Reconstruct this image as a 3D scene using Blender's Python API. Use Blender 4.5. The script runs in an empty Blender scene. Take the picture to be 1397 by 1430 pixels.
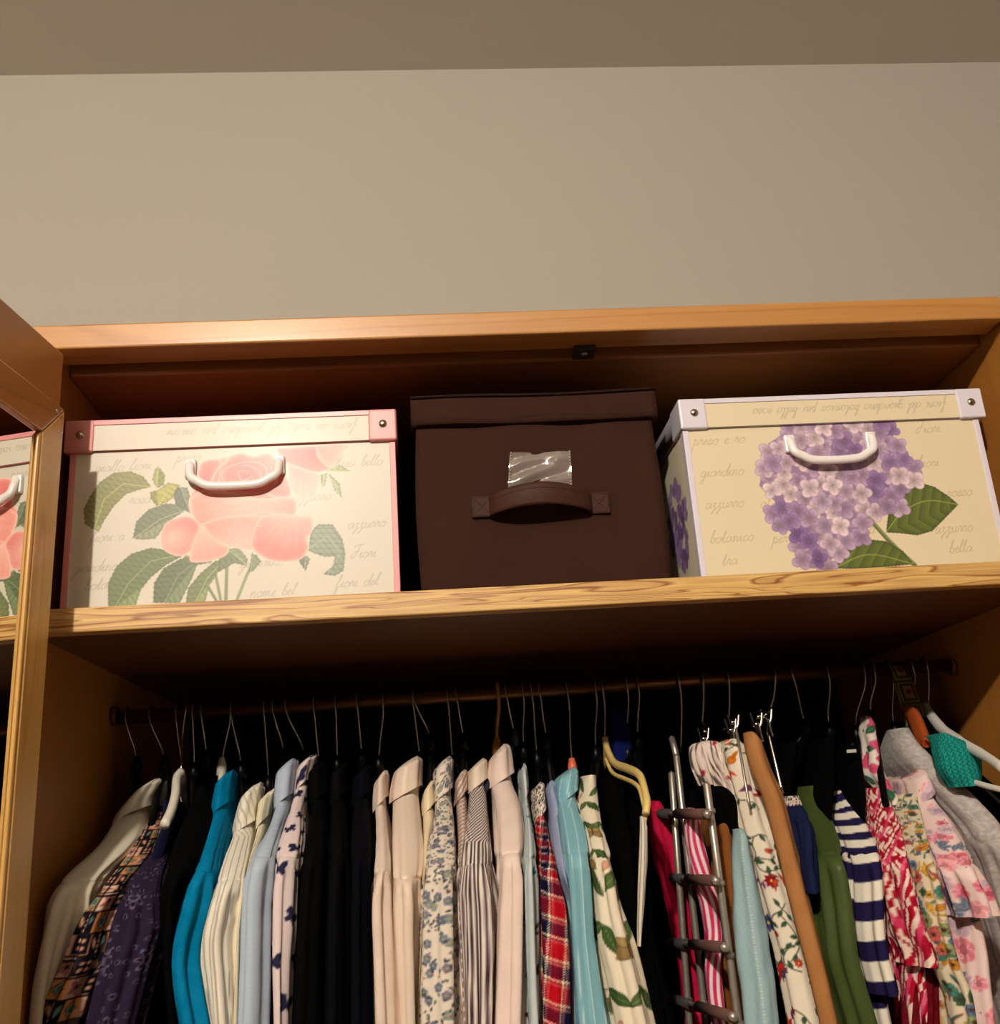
import bpy, bmesh, math, random
import numpy as np
from mathutils import Vector, Matrix

# ------------------------------------------------------------------ camera, light, exposure
Z0 = 1.5                                   # camera height above the floor (m)
F_PX, W_PX, H_PX = 1398.0, 1397.0, 1430.0
CAM = np.array([-.1434, -1.0335, 0.0])     # scene is laid out with z measured from the camera height
YAW, PITCH, ROLL = .0751, .3067, -.0679

def basis():
    f = np.array([math.sin(YAW)*math.cos(PITCH), math.cos(YAW)*math.cos(PITCH), math.sin(PITCH)])
    r = np.array([math.cos(YAW), -math.sin(YAW), 0]); u = np.cross(r, f)
    c, s = math.cos(ROLL), math.sin(ROLL)
    return c*r+s*u, -s*r+c*u, f
BR, BU, BF = basis()

scene = bpy.context.scene
COL = scene.collection
cd = bpy.data.cameras.new('camera'); cam = bpy.data.objects.new('camera', cd); COL.objects.link(cam)
cam.matrix_world = Matrix(((BR[0], BU[0], -BF[0], CAM[0]), (BR[1], BU[1], -BF[1], CAM[1]),
                           (BR[2], BU[2], -BF[2], CAM[2]+Z0), (0, 0, 0, 1)))
cd.sensor_fit = 'HORIZONTAL'; cd.sensor_width = 36; cd.lens = 36*F_PX/W_PX
cd.clip_start = .02
scene.camera = cam

world = bpy.data.worlds.new('world'); scene.world = world; world.use_nodes = True
bg = world.node_tree.nodes['Background']
bg.inputs[0].default_value = (1.0, .88, .75, 1); bg.inputs[1].default_value = .03

ld = bpy.data.lights.new('ceiling_lamp_light', 'POINT'); ld.energy = 245; ld.color = (1.0, .88, .75); ld.shadow_soft_size = .035
lamp = bpy.data.objects.new('ceiling_lamp_light', ld); COL.objects.link(lamp); lamp.location = (-.68, -2.4, 1.36+Z0)

vs_ = scene.view_settings
scene.display_settings.display_device = 'sRGB'
vs_.view_transform = 'Standard'; vs_.look = 'None'; vs_.exposure = 0.0; vs_.gamma = 1.0; vs_.use_curve_mapping = False

# ------------------------------------------------------------------ maths helpers
def un(u, v, y):
    """point of the plane at depth y seen at a photo position (z from camera height)"""
    d = ((u-W_PX/2)/F_PX)*BR-((v-H_PX/2)/F_PX)*BU+BF
    t = (y-CAM[1])/d[1]
    return CAM+t*d
def lin(c):
    c = np.asarray(c, float)/255.
    return np.where(c <= .04045, c/12.92, ((c+.055)/1.055)**2.4)
def L4(c): return (*lin(c), 1)

# ------------------------------------------------------------------ object helpers
def link(o, parent=None, label=None, cat=None, group=None, kind=None):
    COL.objects.link(o)
    if parent is not None: o.parent = parent
    if label: o['label'] = label
    if cat: o['category'] = cat
    if group: o['group'] = group
    if kind: o['kind'] = kind
    return o
def empty(name, loc, label, cat, group=None):
    o = bpy.data.objects.new(name, None); o.empty_display_size = .03
    o.location = (loc[0], loc[1], loc[2]+Z0)
    return link(o, None, label, cat, group)
def mesh_obj(name, verts, faces, mat, parent=None, smooth=True, cols=None, **kw):
    """verts in layout coordinates; stored relative to the parent's origin"""
    v = np.asarray(verts, float).copy(); v[:, 2] += Z0
    if parent is not None:
        p = parent
        off = np.zeros(3)
        while p is not None: off += np.array(p.location); p = p.parent
        org = off
    else: org = np.zeros(3)
    c = v.mean(0) if parent is None else org
    if parent is None and kw.get('kind') == 'structure': c = np.zeros(3)
    v = v-c
    me = bpy.data.meshes.new(name)
    faces = np.asarray(faces) if not isinstance(faces, list) else faces
    if isinstance(faces, np.ndarray):
        n = len(faces); k = faces.shape[1]
        me.vertices.add(len(v)); me.vertices.foreach_set('co', v.astype(np.float32).ravel())
        me.loops.add(n*k); me.loops.foreach_set('vertex_index', faces.astype(np.int32).ravel())
        me.polygons.add(n); me.polygons.foreach_set('loop_start', np.arange(0, n*k, k, dtype=np.int32))
        me.update(calc_edges=True); me.validate()
    else:
        me.from_pydata([tuple(p) for p in v], [], [tuple(f) for f in faces])
    if smooth: me.polygons.foreach_set('use_smooth', [True]*len(me.polygons))
    if cols is not None:
        a = me.color_attributes.new('Col', 'FLOAT_COLOR', 'POINT')
        cc = np.ones((len(v), 4), np.float32); cc[:, :3] = cols
        a.data.foreach_set('color', cc.ravel())
    me.update()
    me.materials.append(mat)
    o = bpy.data.objects.new(name, me)
    if parent is None: o.location = tuple(c)
    link(o, parent, **kw)
    return o
def bm_obj(name, bm, mat, parent=None, smooth=False, **kw):
    bm.normal_update()
    v = np.array([tuple(x.co) for x in bm.verts]); bm.verts.index_update()
    f = [tuple(x.index for x in p.verts) for p in bm.faces]; bm.free()
    return mesh_obj(name, v, f, mat, parent, smooth, **kw)
def box_bm(x0, x1, y0, y1, z0, z1, bev=0., seg=2, bm=None):
    b = bmesh.new()
    vs = [b.verts.new(p) for p in [(x0,y0,z0),(x1,y0,z0),(x1,y1,z0),(x0,y1,z0),(x0,y0,z1),(x1,y0,z1),(x1,y1,z1),(x0,y1,z1)]]
    for f in [(3,2,1,0),(4,5,6,7),(0,1,5,4),(1,2,6,5),(2,3,7,6),(3,0,4,7)]: b.faces.new([vs[i] for i in f])
    if bev: bmesh.ops.bevel(b, geom=list(b.edges), offset=bev, segments=seg, affect='EDGES', profile=.5)
    if bm is not None:
        b.verts.index_update(); nv = [bm.verts.new(v.co) for v in b.verts]
        for f in b.faces: bm.faces.new([nv[v.index] for v in f.verts])
        b.free(); return bm
    return b
def box(name, dims, mat, parent=None, bev=.0015, **kw):
    return bm_obj(name, box_bm(*dims, bev=bev), mat, parent, **kw)
def smooth_path(P, n=6):
    P = np.asarray(P, float)
    if len(P) < 3: return P
    Q = np.vstack([2*P[0]-P[1], P, 2*P[-1]-P[-2]]); out = []
    for i in range(1, len(Q)-2):
        for t in np.arange(n)/n:
            a, b, c, d = Q[i-1], Q[i], Q[i+1], Q[i+2]
            out.append(.5*((2*b)+(-a+c)*t+(2*a-5*b+4*c-d)*t*t+(-a+3*b-3*c+d)*t**3))
    out.append(P[-1]); return np.array(out)
def tube_data(P, r, seg=10, flat=1.0, flat_axis=(1,0,0)):
    P = np.asarray(P, float); n = len(P)
    r = np.full(n, r) if np.isscalar(r) else np.asarray(r)
    T = np.gradient(P, axis=0); T /= np.linalg.norm(T, axis=1)[:, None]+1e-12
    ref = np.asarray(flat_axis, float); V = []
    for i in range(n):
        a = ref-T[i]*(ref@T[i])
        if np.linalg.norm(a) < 1e-3: a = np.cross(T[i], (0, .3, 1))
        a /= np.linalg.norm(a); b = np.cross(T[i], a)
        for k in range(seg):
            w = 2*math.pi*k/seg
            V.append(P[i]+r[i]*(flat*math.cos(w)*a+math.sin(w)*b))
    Fc = []
    for i in range(n-1):
        for k in range(seg):
            k2 = (k+1) % seg
            Fc.append((i*seg+k, i*seg+k2, (i+1)*seg+k2, (i+1)*seg+k))
    Fc.append(tuple(range(seg))[::-1]); Fc.append(tuple((n-1)*seg+k for k in range(seg)))
    return V, Fc
def tube(name, P, r, mat, parent=None, seg=10, flat=1., flat_axis=(1,0,0), **kw):
    V, Fc = tube_data(P, r, seg, flat, flat_axis)
    return mesh_obj(name, np.array(V), Fc, mat, parent, True, **kw)
def multi_tube(name, paths, r, mat, parent=None, seg=6, **kw):
    V = []; Fc = []
    for P in paths:
        v, f = tube_data(P, r, seg); o = len(V); V += v; Fc += [tuple(i+o for i in q) for q in f]
    return mesh_obj(name, np.array(V), Fc, mat, parent, True, **kw)

# ------------------------------------------------------------------ materials
MATS = {}
def principled(name):
    m = bpy.data.materials.new(name); m.use_nodes = True
    nt = m.node_tree; return m, nt, nt.nodes['Principled BSDF']
def N(nt, t, **kw):
    n = nt.nodes.new(t)
    for k, v in kw.items():
        if hasattr(n, k): setattr(n, k, v)
        else: n.inputs[k].default_value = v
    return n
def bump(nt, b, scale, strength, dist=.001, detail=3, stretch=None):
    tc = N(nt, 'ShaderNodeTexCoord'); no = N(nt, 'ShaderNodeTexNoise', Scale=scale, Detail=detail)
    if stretch:
        mp = N(nt, 'ShaderNodeMapping'); mp.inputs['Scale'].default_value = stretch
        nt.links.new(tc.outputs['Object'], mp.inputs[0]); nt.links.new(mp.outputs[0], no.inputs['Vector'])
    else: nt.links.new(tc.outputs['Object'], no.inputs['Vector'])
    bu = N(nt, 'ShaderNodeBump'); bu.inputs['Strength'].default_value = strength; bu.inputs['Distance'].default_value = dist
    nt.links.new(no.outputs[0], bu.inputs['Height']); nt.links.new(bu.outputs[0], b.inputs['Normal'])
    return tc, no
def plain(name, rgb, rough=.6, metal=0., var=.06, scale=30, bstr=.1, coat=0., bscale=200, sheen=0., spec=.5):
    if name in MATS: return MATS[name]
    m, nt, b = principled(name)
    b.inputs['Roughness'].default_value = rough; b.inputs['Metallic'].default_value = metal
    b.inputs['Coat Weight'].default_value = coat; b.inputs['Specular IOR Level'].default_value = spec
    if sheen: b.inputs['Sheen Weight'].default_value = sheen; b.inputs['Sheen Roughness'].default_value = .5
    tc, no = bump(nt, b, bscale, bstr)
    n2 = N(nt, 'ShaderNodeTexNoise', Scale=scale, Detail=4.0); nt.links.new(tc.outputs['Object'], n2.inputs['Vector'])
    mx = N(nt, 'ShaderNodeMix', data_type='RGBA')
    c = lin(rgb); mx.inputs[6].default_value = (*(c*(1-var)), 1); mx.inputs[7].default_value = (*np.clip(c*(1+var), 0, 1), 1)
    nt.links.new(n2.outputs[0], mx.inputs[0]); nt.links.new(mx.outputs[2], b.inputs['Base Color'])
    MATS[name] = m; return m
def printed(name, rough=.7, bstr=.12, bscale=900, coat=0., sheen=.0, stretch=None):
    if name in MATS: return MATS[name]
    m, nt, b = principled(name); b.inputs['Roughness'].default_value = rough
    b.inputs['Coat Weight'].default_value = coat; b.inputs['Coat Roughness'].default_value = .25
    if sheen: b.inputs['Sheen Weight'].default_value = sheen
    bump(nt, b, bscale, bstr, .0006, stretch=stretch)
    if name.startswith('fabric'): b.inputs['Specular IOR Level'].default_value = .3 if rough < .6 else .03
    a = N(nt, 'ShaderNodeVertexColor'); a.layer_name = 'Col'
    nt.links.new(a.outputs[0], b.inputs['Base Color']); MATS[name] = m; return m
def wood(name, base, dark, axis=0, scale=1., rough=.35, coat=.4, contrast=1., lines=8., seed=0., distort=1., cross=14., along=1.1, croug=.18, bst=.12):
    """long grain along the given axis: stretched noise drives ring bands"""
    if name in MATS: return MATS[name]
    m, nt, b = principled(name)
    tc = N(nt, 'ShaderNodeTexCoord'); mp = N(nt, 'ShaderNodeMapping')
    s = [cross*scale]*3; s[axis] = along*scale; mp.inputs['Scale'].default_value = s; mp.inputs['Location'].default_value = (seed, seed*1.7, seed*.6)
    nt.links.new(tc.outputs['Object'], mp.inputs[0])
    n1 = N(nt, 'ShaderNodeTexNoise', Scale=1.0, Detail=2.0, Roughness=.45, Distortion=.4*distort); nt.links.new(mp.outputs[0], n1.inputs['Vector'])
    mul = N(nt, 'ShaderNodeMath', operation='MULTIPLY'); mul.inputs[1].default_value = lines; nt.links.new(n1.outputs[0], mul.inputs[0])
    fr = N(nt, 'ShaderNodeMath', operation='FRACT'); nt.links.new(mul.outputs[0], fr.inputs[0])
    ramp = N(nt, 'ShaderNodeValToRGB'); e = ramp.color_ramp.elements
    e[0].position = 0; e[0].color = (.35, .35, .35, 1); e[1].position = .78; e[1].color = (0, 0, 0, 1)
    x = e.new(.93); x.color = (1, 1, 1, 1); x = e.new(1.0); x.color = (.35, .35, .35, 1)
    nt.links.new(fr.outputs[0], ramp.inputs[0])
    mp2 = N(nt, 'ShaderNodeMapping'); s2 = [320.]*3; s2[axis] = 9.; mp2.inputs['Scale'].default_value = s2; nt.links.new(tc.outputs['Object'], mp2.inputs[0])
    n2 = N(nt, 'ShaderNodeTexNoise', Scale=1.0, Detail=3.0); nt.links.new(mp2.outputs[0], n2.inputs['Vector'])
    mm = N(nt, 'ShaderNodeMath', operation='MULTIPLY'); mm.inputs[1].default_value = .45*contrast; nt.links.new(ramp.outputs[0], mm.inputs[0])
    m2 = N(nt, 'ShaderNodeMath', operation='MULTIPLY'); m2.inputs[1].default_value = .55*contrast; nt.links.new(n2.outputs[0], m2.inputs[0])
    ad = N(nt, 'ShaderNodeMath', operation='ADD'); nt.links.new(mm.outputs[0], ad.inputs[0]); nt.links.new(m2.outputs[0], ad.inputs[1])
    mx = N(nt, 'ShaderNodeMix', data_type='RGBA'); mx.inputs[6].default_value = L4(base); mx.inputs[7].default_value = L4(dark)
    nt.links.new(ad.outputs[0], mx.inputs[0]); nt.links.new(mx.outputs[2], b.inputs['Base Color'])
    b.inputs['Roughness'].default_value = rough; b.inputs['Coat Weight'].default_value = coat; b.inputs['Coat Roughness'].default_value = croug
    bu = N(nt, 'ShaderNodeBump'); bu.inputs['Strength'].default_value = bst; bu.inputs['Distance'].default_value = .0006
    nt.links.new(ad.outputs[0], bu.inputs['Height']); nt.links.new(bu.outputs[0], b.inputs['Normal'])
    MATS[name] = m; return m

M_wall = plain('wall_paint', (184, 178, 167), .85, var=.02, scale=3, bscale=120, bstr=.05)
M_ceil = plain('ceiling_paint', (214, 209, 198), .9, var=.02, scale=2, bscale=90, bstr=.05)
M_floor = wood('floor_boards', (120, 84, 52), (70, 44, 26), axis=0)
M_head = wood('header_wood', (188, 134, 66), (146, 90, 34), 0, .8, .5, .9, .9, 4., 2., cross=24, croug=.17, bst=.6)
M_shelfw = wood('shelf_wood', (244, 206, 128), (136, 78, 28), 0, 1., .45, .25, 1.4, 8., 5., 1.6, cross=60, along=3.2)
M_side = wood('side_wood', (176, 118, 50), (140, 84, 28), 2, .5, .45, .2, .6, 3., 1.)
M_shadewood = wood('panel_wood_shaded', (104, 62, 28), (70, 38, 15), 0, .5, .5, .15, .6, 3., 3.)  # base colour darkened to stand in for shade inside the wardrobe
M_backp = plain('back_panel_shaded', (34, 11, 9), .8, var=.15, scale=6)  # near-black colour paints in the deep shade at the back
M_door = wood('door_veneer', (178, 118, 62), (140, 86, 40), 2, .5, .35, .4, .5, 3., 7.)
M_mould = wood('moulding_wood', (222, 176, 100), (176, 122, 58), 2, 1., .3, .5, .9, 5., 9.)
M_mouldh = wood('moulding_wood_rail', (190, 128, 68), (140, 88, 42), 1, 1., .3, .5, .9, 5., 4.)
M_rod = plain('rod_brass_brown', (110, 76, 46), .3, .8, bstr=.02)
M_chrome = plain('chrome_wire', (190, 186, 178), .18, 1., var=.02, bstr=.0)
M_gun = plain('grey_steel', (178, 168, 156), .36, .7, var=.05, bstr=.02)
M_rivet = plain('rivet_metal', (190, 175, 150), .25, 1., bstr=0)
M_whitep = plain('white_plastic', (236, 230, 228), .3, var=.02, bstr=.02, coat=.3)
M_black = plain('black_plastic', (3, 3, 3), .4, spec=.25, bstr=.02)
M_blackv = plain('black_rubber', (42, 36, 38), .6)
mm_, nt_, b_ = principled('mirror_glass'); b_.inputs['Metallic'].default_value = 1; b_.inputs['Roughness'].default_value = .01
b_.inputs['Base Color'].default_value = (.86, .87, .84, 1)
_t = N(nt_, 'ShaderNodeTexCoord'); _n = N(nt_, 'ShaderNodeTexNoise', Scale=4.0); nt_.links.new(_t.outputs['Object'], _n.inputs['Vector'])
_r = N(nt_, 'ShaderNodeMapRange'); _r.inputs[3].default_value = .004; _r.inputs[4].default_value = .02
nt_.links.new(_n.outputs[0], _r.inputs[0]); nt_.links.new(_r.outputs[0], b_.inputs['Roughness']); M_mirror = mm_

# ------------------------------------------------------------------ room
def quad(name, pts, mat):
    P = np.array(pts, float); c = np.roll(P, -1, 0)
    n = np.cross(P[1]-P[0], P[2]-P[0]); n /= np.linalg.norm(n); Q = P-n*.04
    V = np.vstack([P, Q]); Fc = [(0,1,2,3), (7,6,5,4)]+[(i, i+4, (i+1) % 4+4, (i+1) % 4) for i in range(4)]
    return mesh_obj(name, V, Fc, mat, None, False, kind='structure')
CZ = 1.537; BY = .70; FZ = -Z0
quad('floor', [(-2.4,-3,FZ),(2.4,-3,FZ),(2.4,BY,FZ),(-2.4,BY,FZ)], M_floor)
quad('ceiling', [(-2.4,-3,CZ),(-2.4,BY,CZ),(2.4,BY,CZ),(2.4,-3,CZ)], M_ceil)
quad('wall_back', [(-2.4,BY,FZ),(2.4,BY,FZ),(2.4,BY,CZ),(-2.4,BY,CZ)], M_wall)
quad('wall_left', [(-2.4,-3,FZ),(-2.4,BY,FZ),(-2.4,BY,CZ),(-2.4,-3,CZ)], M_wall)
quad('wall_right', [(2.4,BY,FZ),(2.4,-3,FZ),(2.4,-3,CZ),(2.4,BY,CZ)], M_wall)

# ------------------------------------------------------------------ wardrobe
XL, XR = -.552, .549
HB, HT = .535, .5648; SB, ST = .2203, .2455
ward = empty('wardrobe', (0, .29, FZ), 'tall orange pine wardrobe standing open with a top shelf and a full clothes rail', 'wardrobe')
box('side_panel', (XL-.022, XL, .0, .685, FZ, HT), M_side, ward, 0.001)
box('side_panel', (XR, XR+.022, .0, .685, FZ, HT), M_side, ward, 0.001)
box('jamb', (XL-.05, XL+.004, -.044, -.001, FZ, .506), M_mould, ward, .002)  # unseen behind the door; thickened forward to block light leaking past it
box('jamb', (XR-.004, XR+.05, -.016, -.001, FZ, HT-.0005), M_mould, ward, .002)
box('header_rail', (XL-.05, XR-.0045, -.014, .028, HB, HT), M_head, ward, .0022)
box('top_panel', (XL, XR, .050, .68, HB-.003, HB+.018), wood('top_panel_wood', (160, 104, 50), (124, 74, 32), 0, .5, .45, .3, .6, 3., 3.), ward, .003)
box('top_board', (XL-.022, XR+.022, .0285, .685, HB+.0185, HT+.001), M_shadewood, ward, .001)
sf = box('shelf', (XL+.0005, XR-.0005, .0205, .672, SB, ST), M_shadewood, ward, .0008)  # board in the darkened wood, so the underside shade is in its colour
box('shelf_front_edge', (XL+.0005, XR-.0005, .0, .020, SB-.0005, ST+.0003), M_shelfw, sf, .0018)  # front of the shelf split off to keep its bright, lit tone
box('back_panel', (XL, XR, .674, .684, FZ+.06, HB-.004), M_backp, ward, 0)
box('bottom_panel', (XL, XR, .0, .672, FZ+.05, FZ+.07), M_shadewood, ward, .001)
box('plinth', (XL, XR, .02, .035, FZ, FZ+.05), M_shadewood, ward, .001)
RY = .27; RZ = .168
tube('hanging_rod', [(XL+.001, RY, RZ-.003), (XR-.001, RY, RZ+.003)], .0085, M_rod, ward, 16)
for x in (XL+.004, XR-.004):
    tube('rod_socket', [(x-.0025, RY, RZ), (x+.0025, RY, RZ)], .012, M_shadewood, ward, 20)
mc = bm_obj('magnet_catch', box_bm(.036, .062, .018, .046, HB-.006, HB+.001, .002), M_blackv, ward)
tube('catch_screw', [(.049, .03, HB-.0075), (.049, .03, HB-.005)], .004, M_gun, mc, 12)

# left door, opened past a right angle
DA = math.radians(7.9); DD = np.array([-math.sin(DA), -math.cos(DA), 0]); DN = np.array([math.cos(DA), -math.sin(DA), 0])
HX = np.array([-.5215, -.048, 0])
def door_pt(a, h, z): return HX+DD*a+DN*h+np.array([0, 0, z])
def door_prism(name, poly, h0, h1, mat, parent, bev=.002, **kw):
    b = bmesh.new()
    lo = [b.verts.new(door_pt(a, h0, z)) for a, z in poly]; hi = [b.verts.new(door_pt(a, h1, z)) for a, z in poly]
    n = len(poly); b.faces.new(lo); b.faces.new(hi[::-1])
    for i in range(n): b.faces.new([lo[(i+1) % n], lo[i], hi[i], hi[(i+1) % n]])
    bmesh.ops.recalc_face_normals(b, faces=list(b.faces))
    if bev: bmesh.ops.bevel(b, geom=list(b.edges), offset=bev, segments=2, affect='EDGES', profile=.5)
    return bm_obj(name, b, mat, parent, **kw)
DTOP = .510; DW = .535; DBOT = FZ+.05
door = door_prism('door', [(0.0, DBOT), (DW, DBOT), (DW, DTOP), (0.0, DTOP)], -.020, 0, M_door, ward, .0015)
MT = .444; MW = .040; MI = MT-.042
o1, o2 = .004, DW-.01; mb = DBOT+.12
door_prism('mirror_frame', [(o1, mb), (o1+MW, mb+MW), (o1+MW, MT-MW), (o1, MT)], 0, .008, M_mould, door)
door_prism('mirror_frame', [(o2, mb), (o2, MT), (o2-MW, MT-MW), (o2-MW, mb+MW)], 0, .008, M_mould, door)
door_prism('mirror_frame', [(o1, MT), (o1+MW, MT-MW), (o2-MW, MT-MW), (o2, MT)], 0, .008, M_mouldh, door)
door_prism('mirror_frame', [(o1, mb), (o2, mb), (o2-MW, mb+MW), (o1+MW, mb+MW)], 0, .008, M_mouldh, door)
# bright bevelled rim of the glass, then the glass
door_prism('mirror', [(o1+MW-.003, mb+MW-.003), (o2-MW+.003, mb+MW-.003), (o2-MW+.003, MT-MW+.003), (o1+MW-.003, MT-MW+.003)], .0005, .0035, M_mirror, door, .0)
ib = o1+MW
door_prism('glass_bead', [(ib-.0005, mb+MW), (ib+.0055, mb+MW+.005), (ib+.0055, MT-MW-.0055), (ib-.0005, MT-MW+.0005)], .0036, .0075, M_mould, door, .0018)
for a, z in ((.012, MT-.028), (.020, MT-.008)):
    c0 = door_pt(a, .0075, z); tube('screw', [c0, c0+DN*.0012], .0022, M_gun, door, 10)
for z in (.47, -.3, -1.1):
    c0 = HX+np.array([-.010, .006, z]); hg = tube('hinge', [c0-[0, 0, .02], c0+[0, 0, .02]], .004, M_gun, door, 10)
    c1 = np.array([-.556, -.018, z]); bm_obj('hinge', box_bm(-.562, -.534, -.043, -.0155, z-.02, z+.02, .001), M_gun, door)

# ------------------------------------------------------------------ printing canvas (paint on flat things and cloth)
class Canvas:
    def __init__(s, x0, x1, y0, y1, res, base):
        s.x0, s.y0, s.res = x0, y0, res
        s.w = int((x1-x0)/res)+2; s.h = int((y1-y0)/res)+2
        s.a = np.ones((s.h, s.w, 3))*np.asarray(base, float)
    def box(s, P, pad):
        i0 = max(0, int((P[:, 0].min()-pad-s.x0)/s.res)); i1 = min(s.w, int((P[:, 0].max()+pad-s.x0)/s.res)+2)
        j0 = max(0, int((P[:, 1].min()-pad-s.y0)/s.res)); j1 = min(s.h, int((P[:, 1].max()+pad-s.y0)/s.res)+2)
        if i1 <= i0 or j1 <= j0: return None
        X, Y = np.meshgrid(s.x0+np.arange(i0, i1)*s.res, s.y0+np.arange(j0, j1)*s.res)
        return (slice(j0, j1), slice(i0, i1)), X, Y
    @staticmethod
    def segd(X, Y, a, b):
        d = b-a; L = d@d+1e-18; t = np.clip(((X-a[0])*d[0]+(Y-a[1])*d[1])/L, 0, 1)
        return np.hypot(X-a[0]-t*d[0], Y-a[1]-t*d[1]), t
    def poly(s, P, col, alpha=1., edge=None, ew=.002, fn=None, feather=1.):
        P = np.asarray(P, float); r = s.box(P, s.res*2*feather)
        if r is None: return
        sl, X, Y = r; d = np.full(X.shape, 1e9); ins = np.zeros(X.shape, bool); n = len(P)
        for i in range(n):
            a, b = P[i], P[(i+1) % n]
            d = np.minimum(d, s.segd(X, Y, a, b)[0])
            if a[1] != b[1]:
                c = ((a[1] > Y) != (b[1] > Y)) & (X < (b[0]-a[0])*(Y-a[1])/(b[1]-a[1])+a[0]); ins ^= c
        sd = np.where(ins, -d, d)
        m = np.clip(.5-sd/(s.res*feather), 0, 1)*alpha
        C = np.ones(X.shape+(3,))*np.asarray(col, float)
        if fn is not None: C = fn(X, Y, -sd, C)
        if edge is not None:
            k = np.exp(-np.clip(-sd, 0, None)/ew)[..., None]; C = C*(1-k)+np.asarray(edge, float)*k
        A = s.a[sl]; A[:] = A*(1-m[..., None])+C*m[..., None]
    def line(s, P, w, col, alpha=1.):
        P = np.asarray(P, float); r = s.box(P, w+s.res*2)
        if r is None: return
        sl, X, Y = r; m = np.zeros(X.shape); n = len(P)-1
        for i in range(n):
            d, _ = s.segd(X, Y, P[i], P[i+1]); m = np.maximum(m, np.clip(.5-(d-w/2)/s.res, 0, 1))
        m = (m*min(1, w/s.res*1.2)*alpha)[..., None]
        A = s.a[sl]; A[:] = A*(1-m)+np.asarray(col, float)*m
    def disc(s, x, y, r, col, alpha=1., ry=None, rot=0., **kw):
        w = np.linspace(0, 2*math.pi, 14)[:-1]; ry = ry or r
        P = np.stack([r*np.cos(w), ry*np.sin(w)], 1); c, q = math.cos(rot), math.sin(rot)
        P = P@np.array([[c, q], [-q, c]])+[x, y]; s.poly(P, col, alpha, **kw)
    def leaf(s, x, y, L, w, rot, col, alpha=1., vein=None, **kw):
        t = np.linspace(0, 1, 9); h = w*np.sin(math.pi*t**.8)/2
        P = np.vstack([np.stack([t*L, h], 1), np.stack([t[::-1]*L, -h[::-1]], 1)[1:-1]]); c, q = math.cos(rot), math.sin(rot)
        P = P@np.array([[c, q], [-q, c]])+[x, y]; s.poly(P, col, alpha, **kw)
        if vein is not None: s.line([[x, y], [x+c*L*.85, y+q*L*.85]], s.res*.8, vein, .7)
    def sample(s, x, y):
        fx = np.clip((x-s.x0)/s.res, 0, s.w-1.001); fy = np.clip((y-s.y0)/s.res, 0, s.h-1.001)
        i = fx.astype(int); j = fy.astype(int); a = (fx-i)[..., None]; b = (fy-j)[..., None]
        A = s.a; return (A[j, i]*(1-a)*(1-b)+A[j, i+1]*a*(1-b)+A[j+1, i]*(1-a)*b+A[j+1, i+1]*a*b)

GLY = {'a': (1.15, [(.9,.8),(.5,1),(.1,.6),(.2,.1),(.6,.15),(.9,.85),(.85,.2),(1.15,.15)]),
 'o': (1.05, [(.5,1),(.1,.6),(.2,.1),(.6,.0),(.9,.5),(.6,1),(.75,.8),(1.05,.8)]),
 'i': (.6, [(.0,.3),(.3,1),(.22,.25),(.35,.05),(.6,.2)]), 'r': (.8, [(0,.2),(.25,1.1),(.35,.9),(.6,.9),(.5,.2),(.8,.15)]),
 'd': (1.2, [(.9,.8),(.5,1),(.1,.6),(.2,.1),(.6,.1),(1.2,2.2),(.95,.2),(1.2,.15)]),
 'n': (1.1, [(0,.8),(.2,1),(.15,0),(.4,.8),(.65,1),(.75,.7),(.72,.1),(1.1,.2)]),
 'm': (1.6, [(0,.8),(.2,1),(.15,0),(.4,.9),(.6,.9),(.58,0),(.85,.9),(1.1,.95),(1.12,.1),(1.6,.2)]),
 'u': (1.1, [(.0,.6),(.15,1),(.12,.3),(.4,0),(.75,.6),(.8,1),(.75,.2),(1.1,.15)]),
 't': (.7, [(0,.3),(.45,2),(.25,.2),(.45,.05),(.7,.2)]), 'l': (.6, [(0,.2),(.5,1.9),(.4,2.2),(.2,1.5),(.2,.2),(.6,.15)]),
 'b': (.9, [(0,.2),(.5,1.9),(.35,2.2),(.15,1.2),(.2,.1),(.6,.1),(.7,.7),(.4,.85),(.9,.8)]),
 'c': (.9, [(.75,.85),(.4,1),(.1,.5),(.3,.02),(.9,.3)]), 'e': (.8, [(0,.3),(.6,.75),(.4,1),(.1,.5),(.3,.02),(.8,.25)]),
 's': (.8, [(0,.2),(.45,1.1),(.6,.4),(.4,0),(.1,.1),(.8,.2)]), 'p': (1.0, [(.1,.9),(.2,1),(.0,-1.2),(.25,.8),(.6,1),(.7,.4),(.4,.05),(1.,.2)]),
 'z': (.9, [(.1,.9),(.6,1),(.2,.4),(.5,.2),(.2,-.9),(.1,-.7),(.9,.2)]), 'g': (1.1, [(.9,.8),(.5,1),(.1,.6),(.2,.1),(.6,.15),(.9,.9),(.6,-1),(.3,-1.2),(.2,-.8),(1.1,.2)]),
 'f': (.8, [(0,.2),(.6,2.),(.4,2.2),(.2,.5),(.1,-1.1),(.35,-.8),(.4,.1),(.8,.2)]), 'v': (1.0, [(.1,.9),(.3,.95),(.35,.1),(.7,.6),(.75,1),(1.,.9)]),
 'F': (1.5, [(.2,1.9),(.6,2.3),(1.8,2.4),(1.2,2.2),(.8,.4),(.3,0),(.1,.4),(.6,1.1),(1.3,1.2)])}
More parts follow.
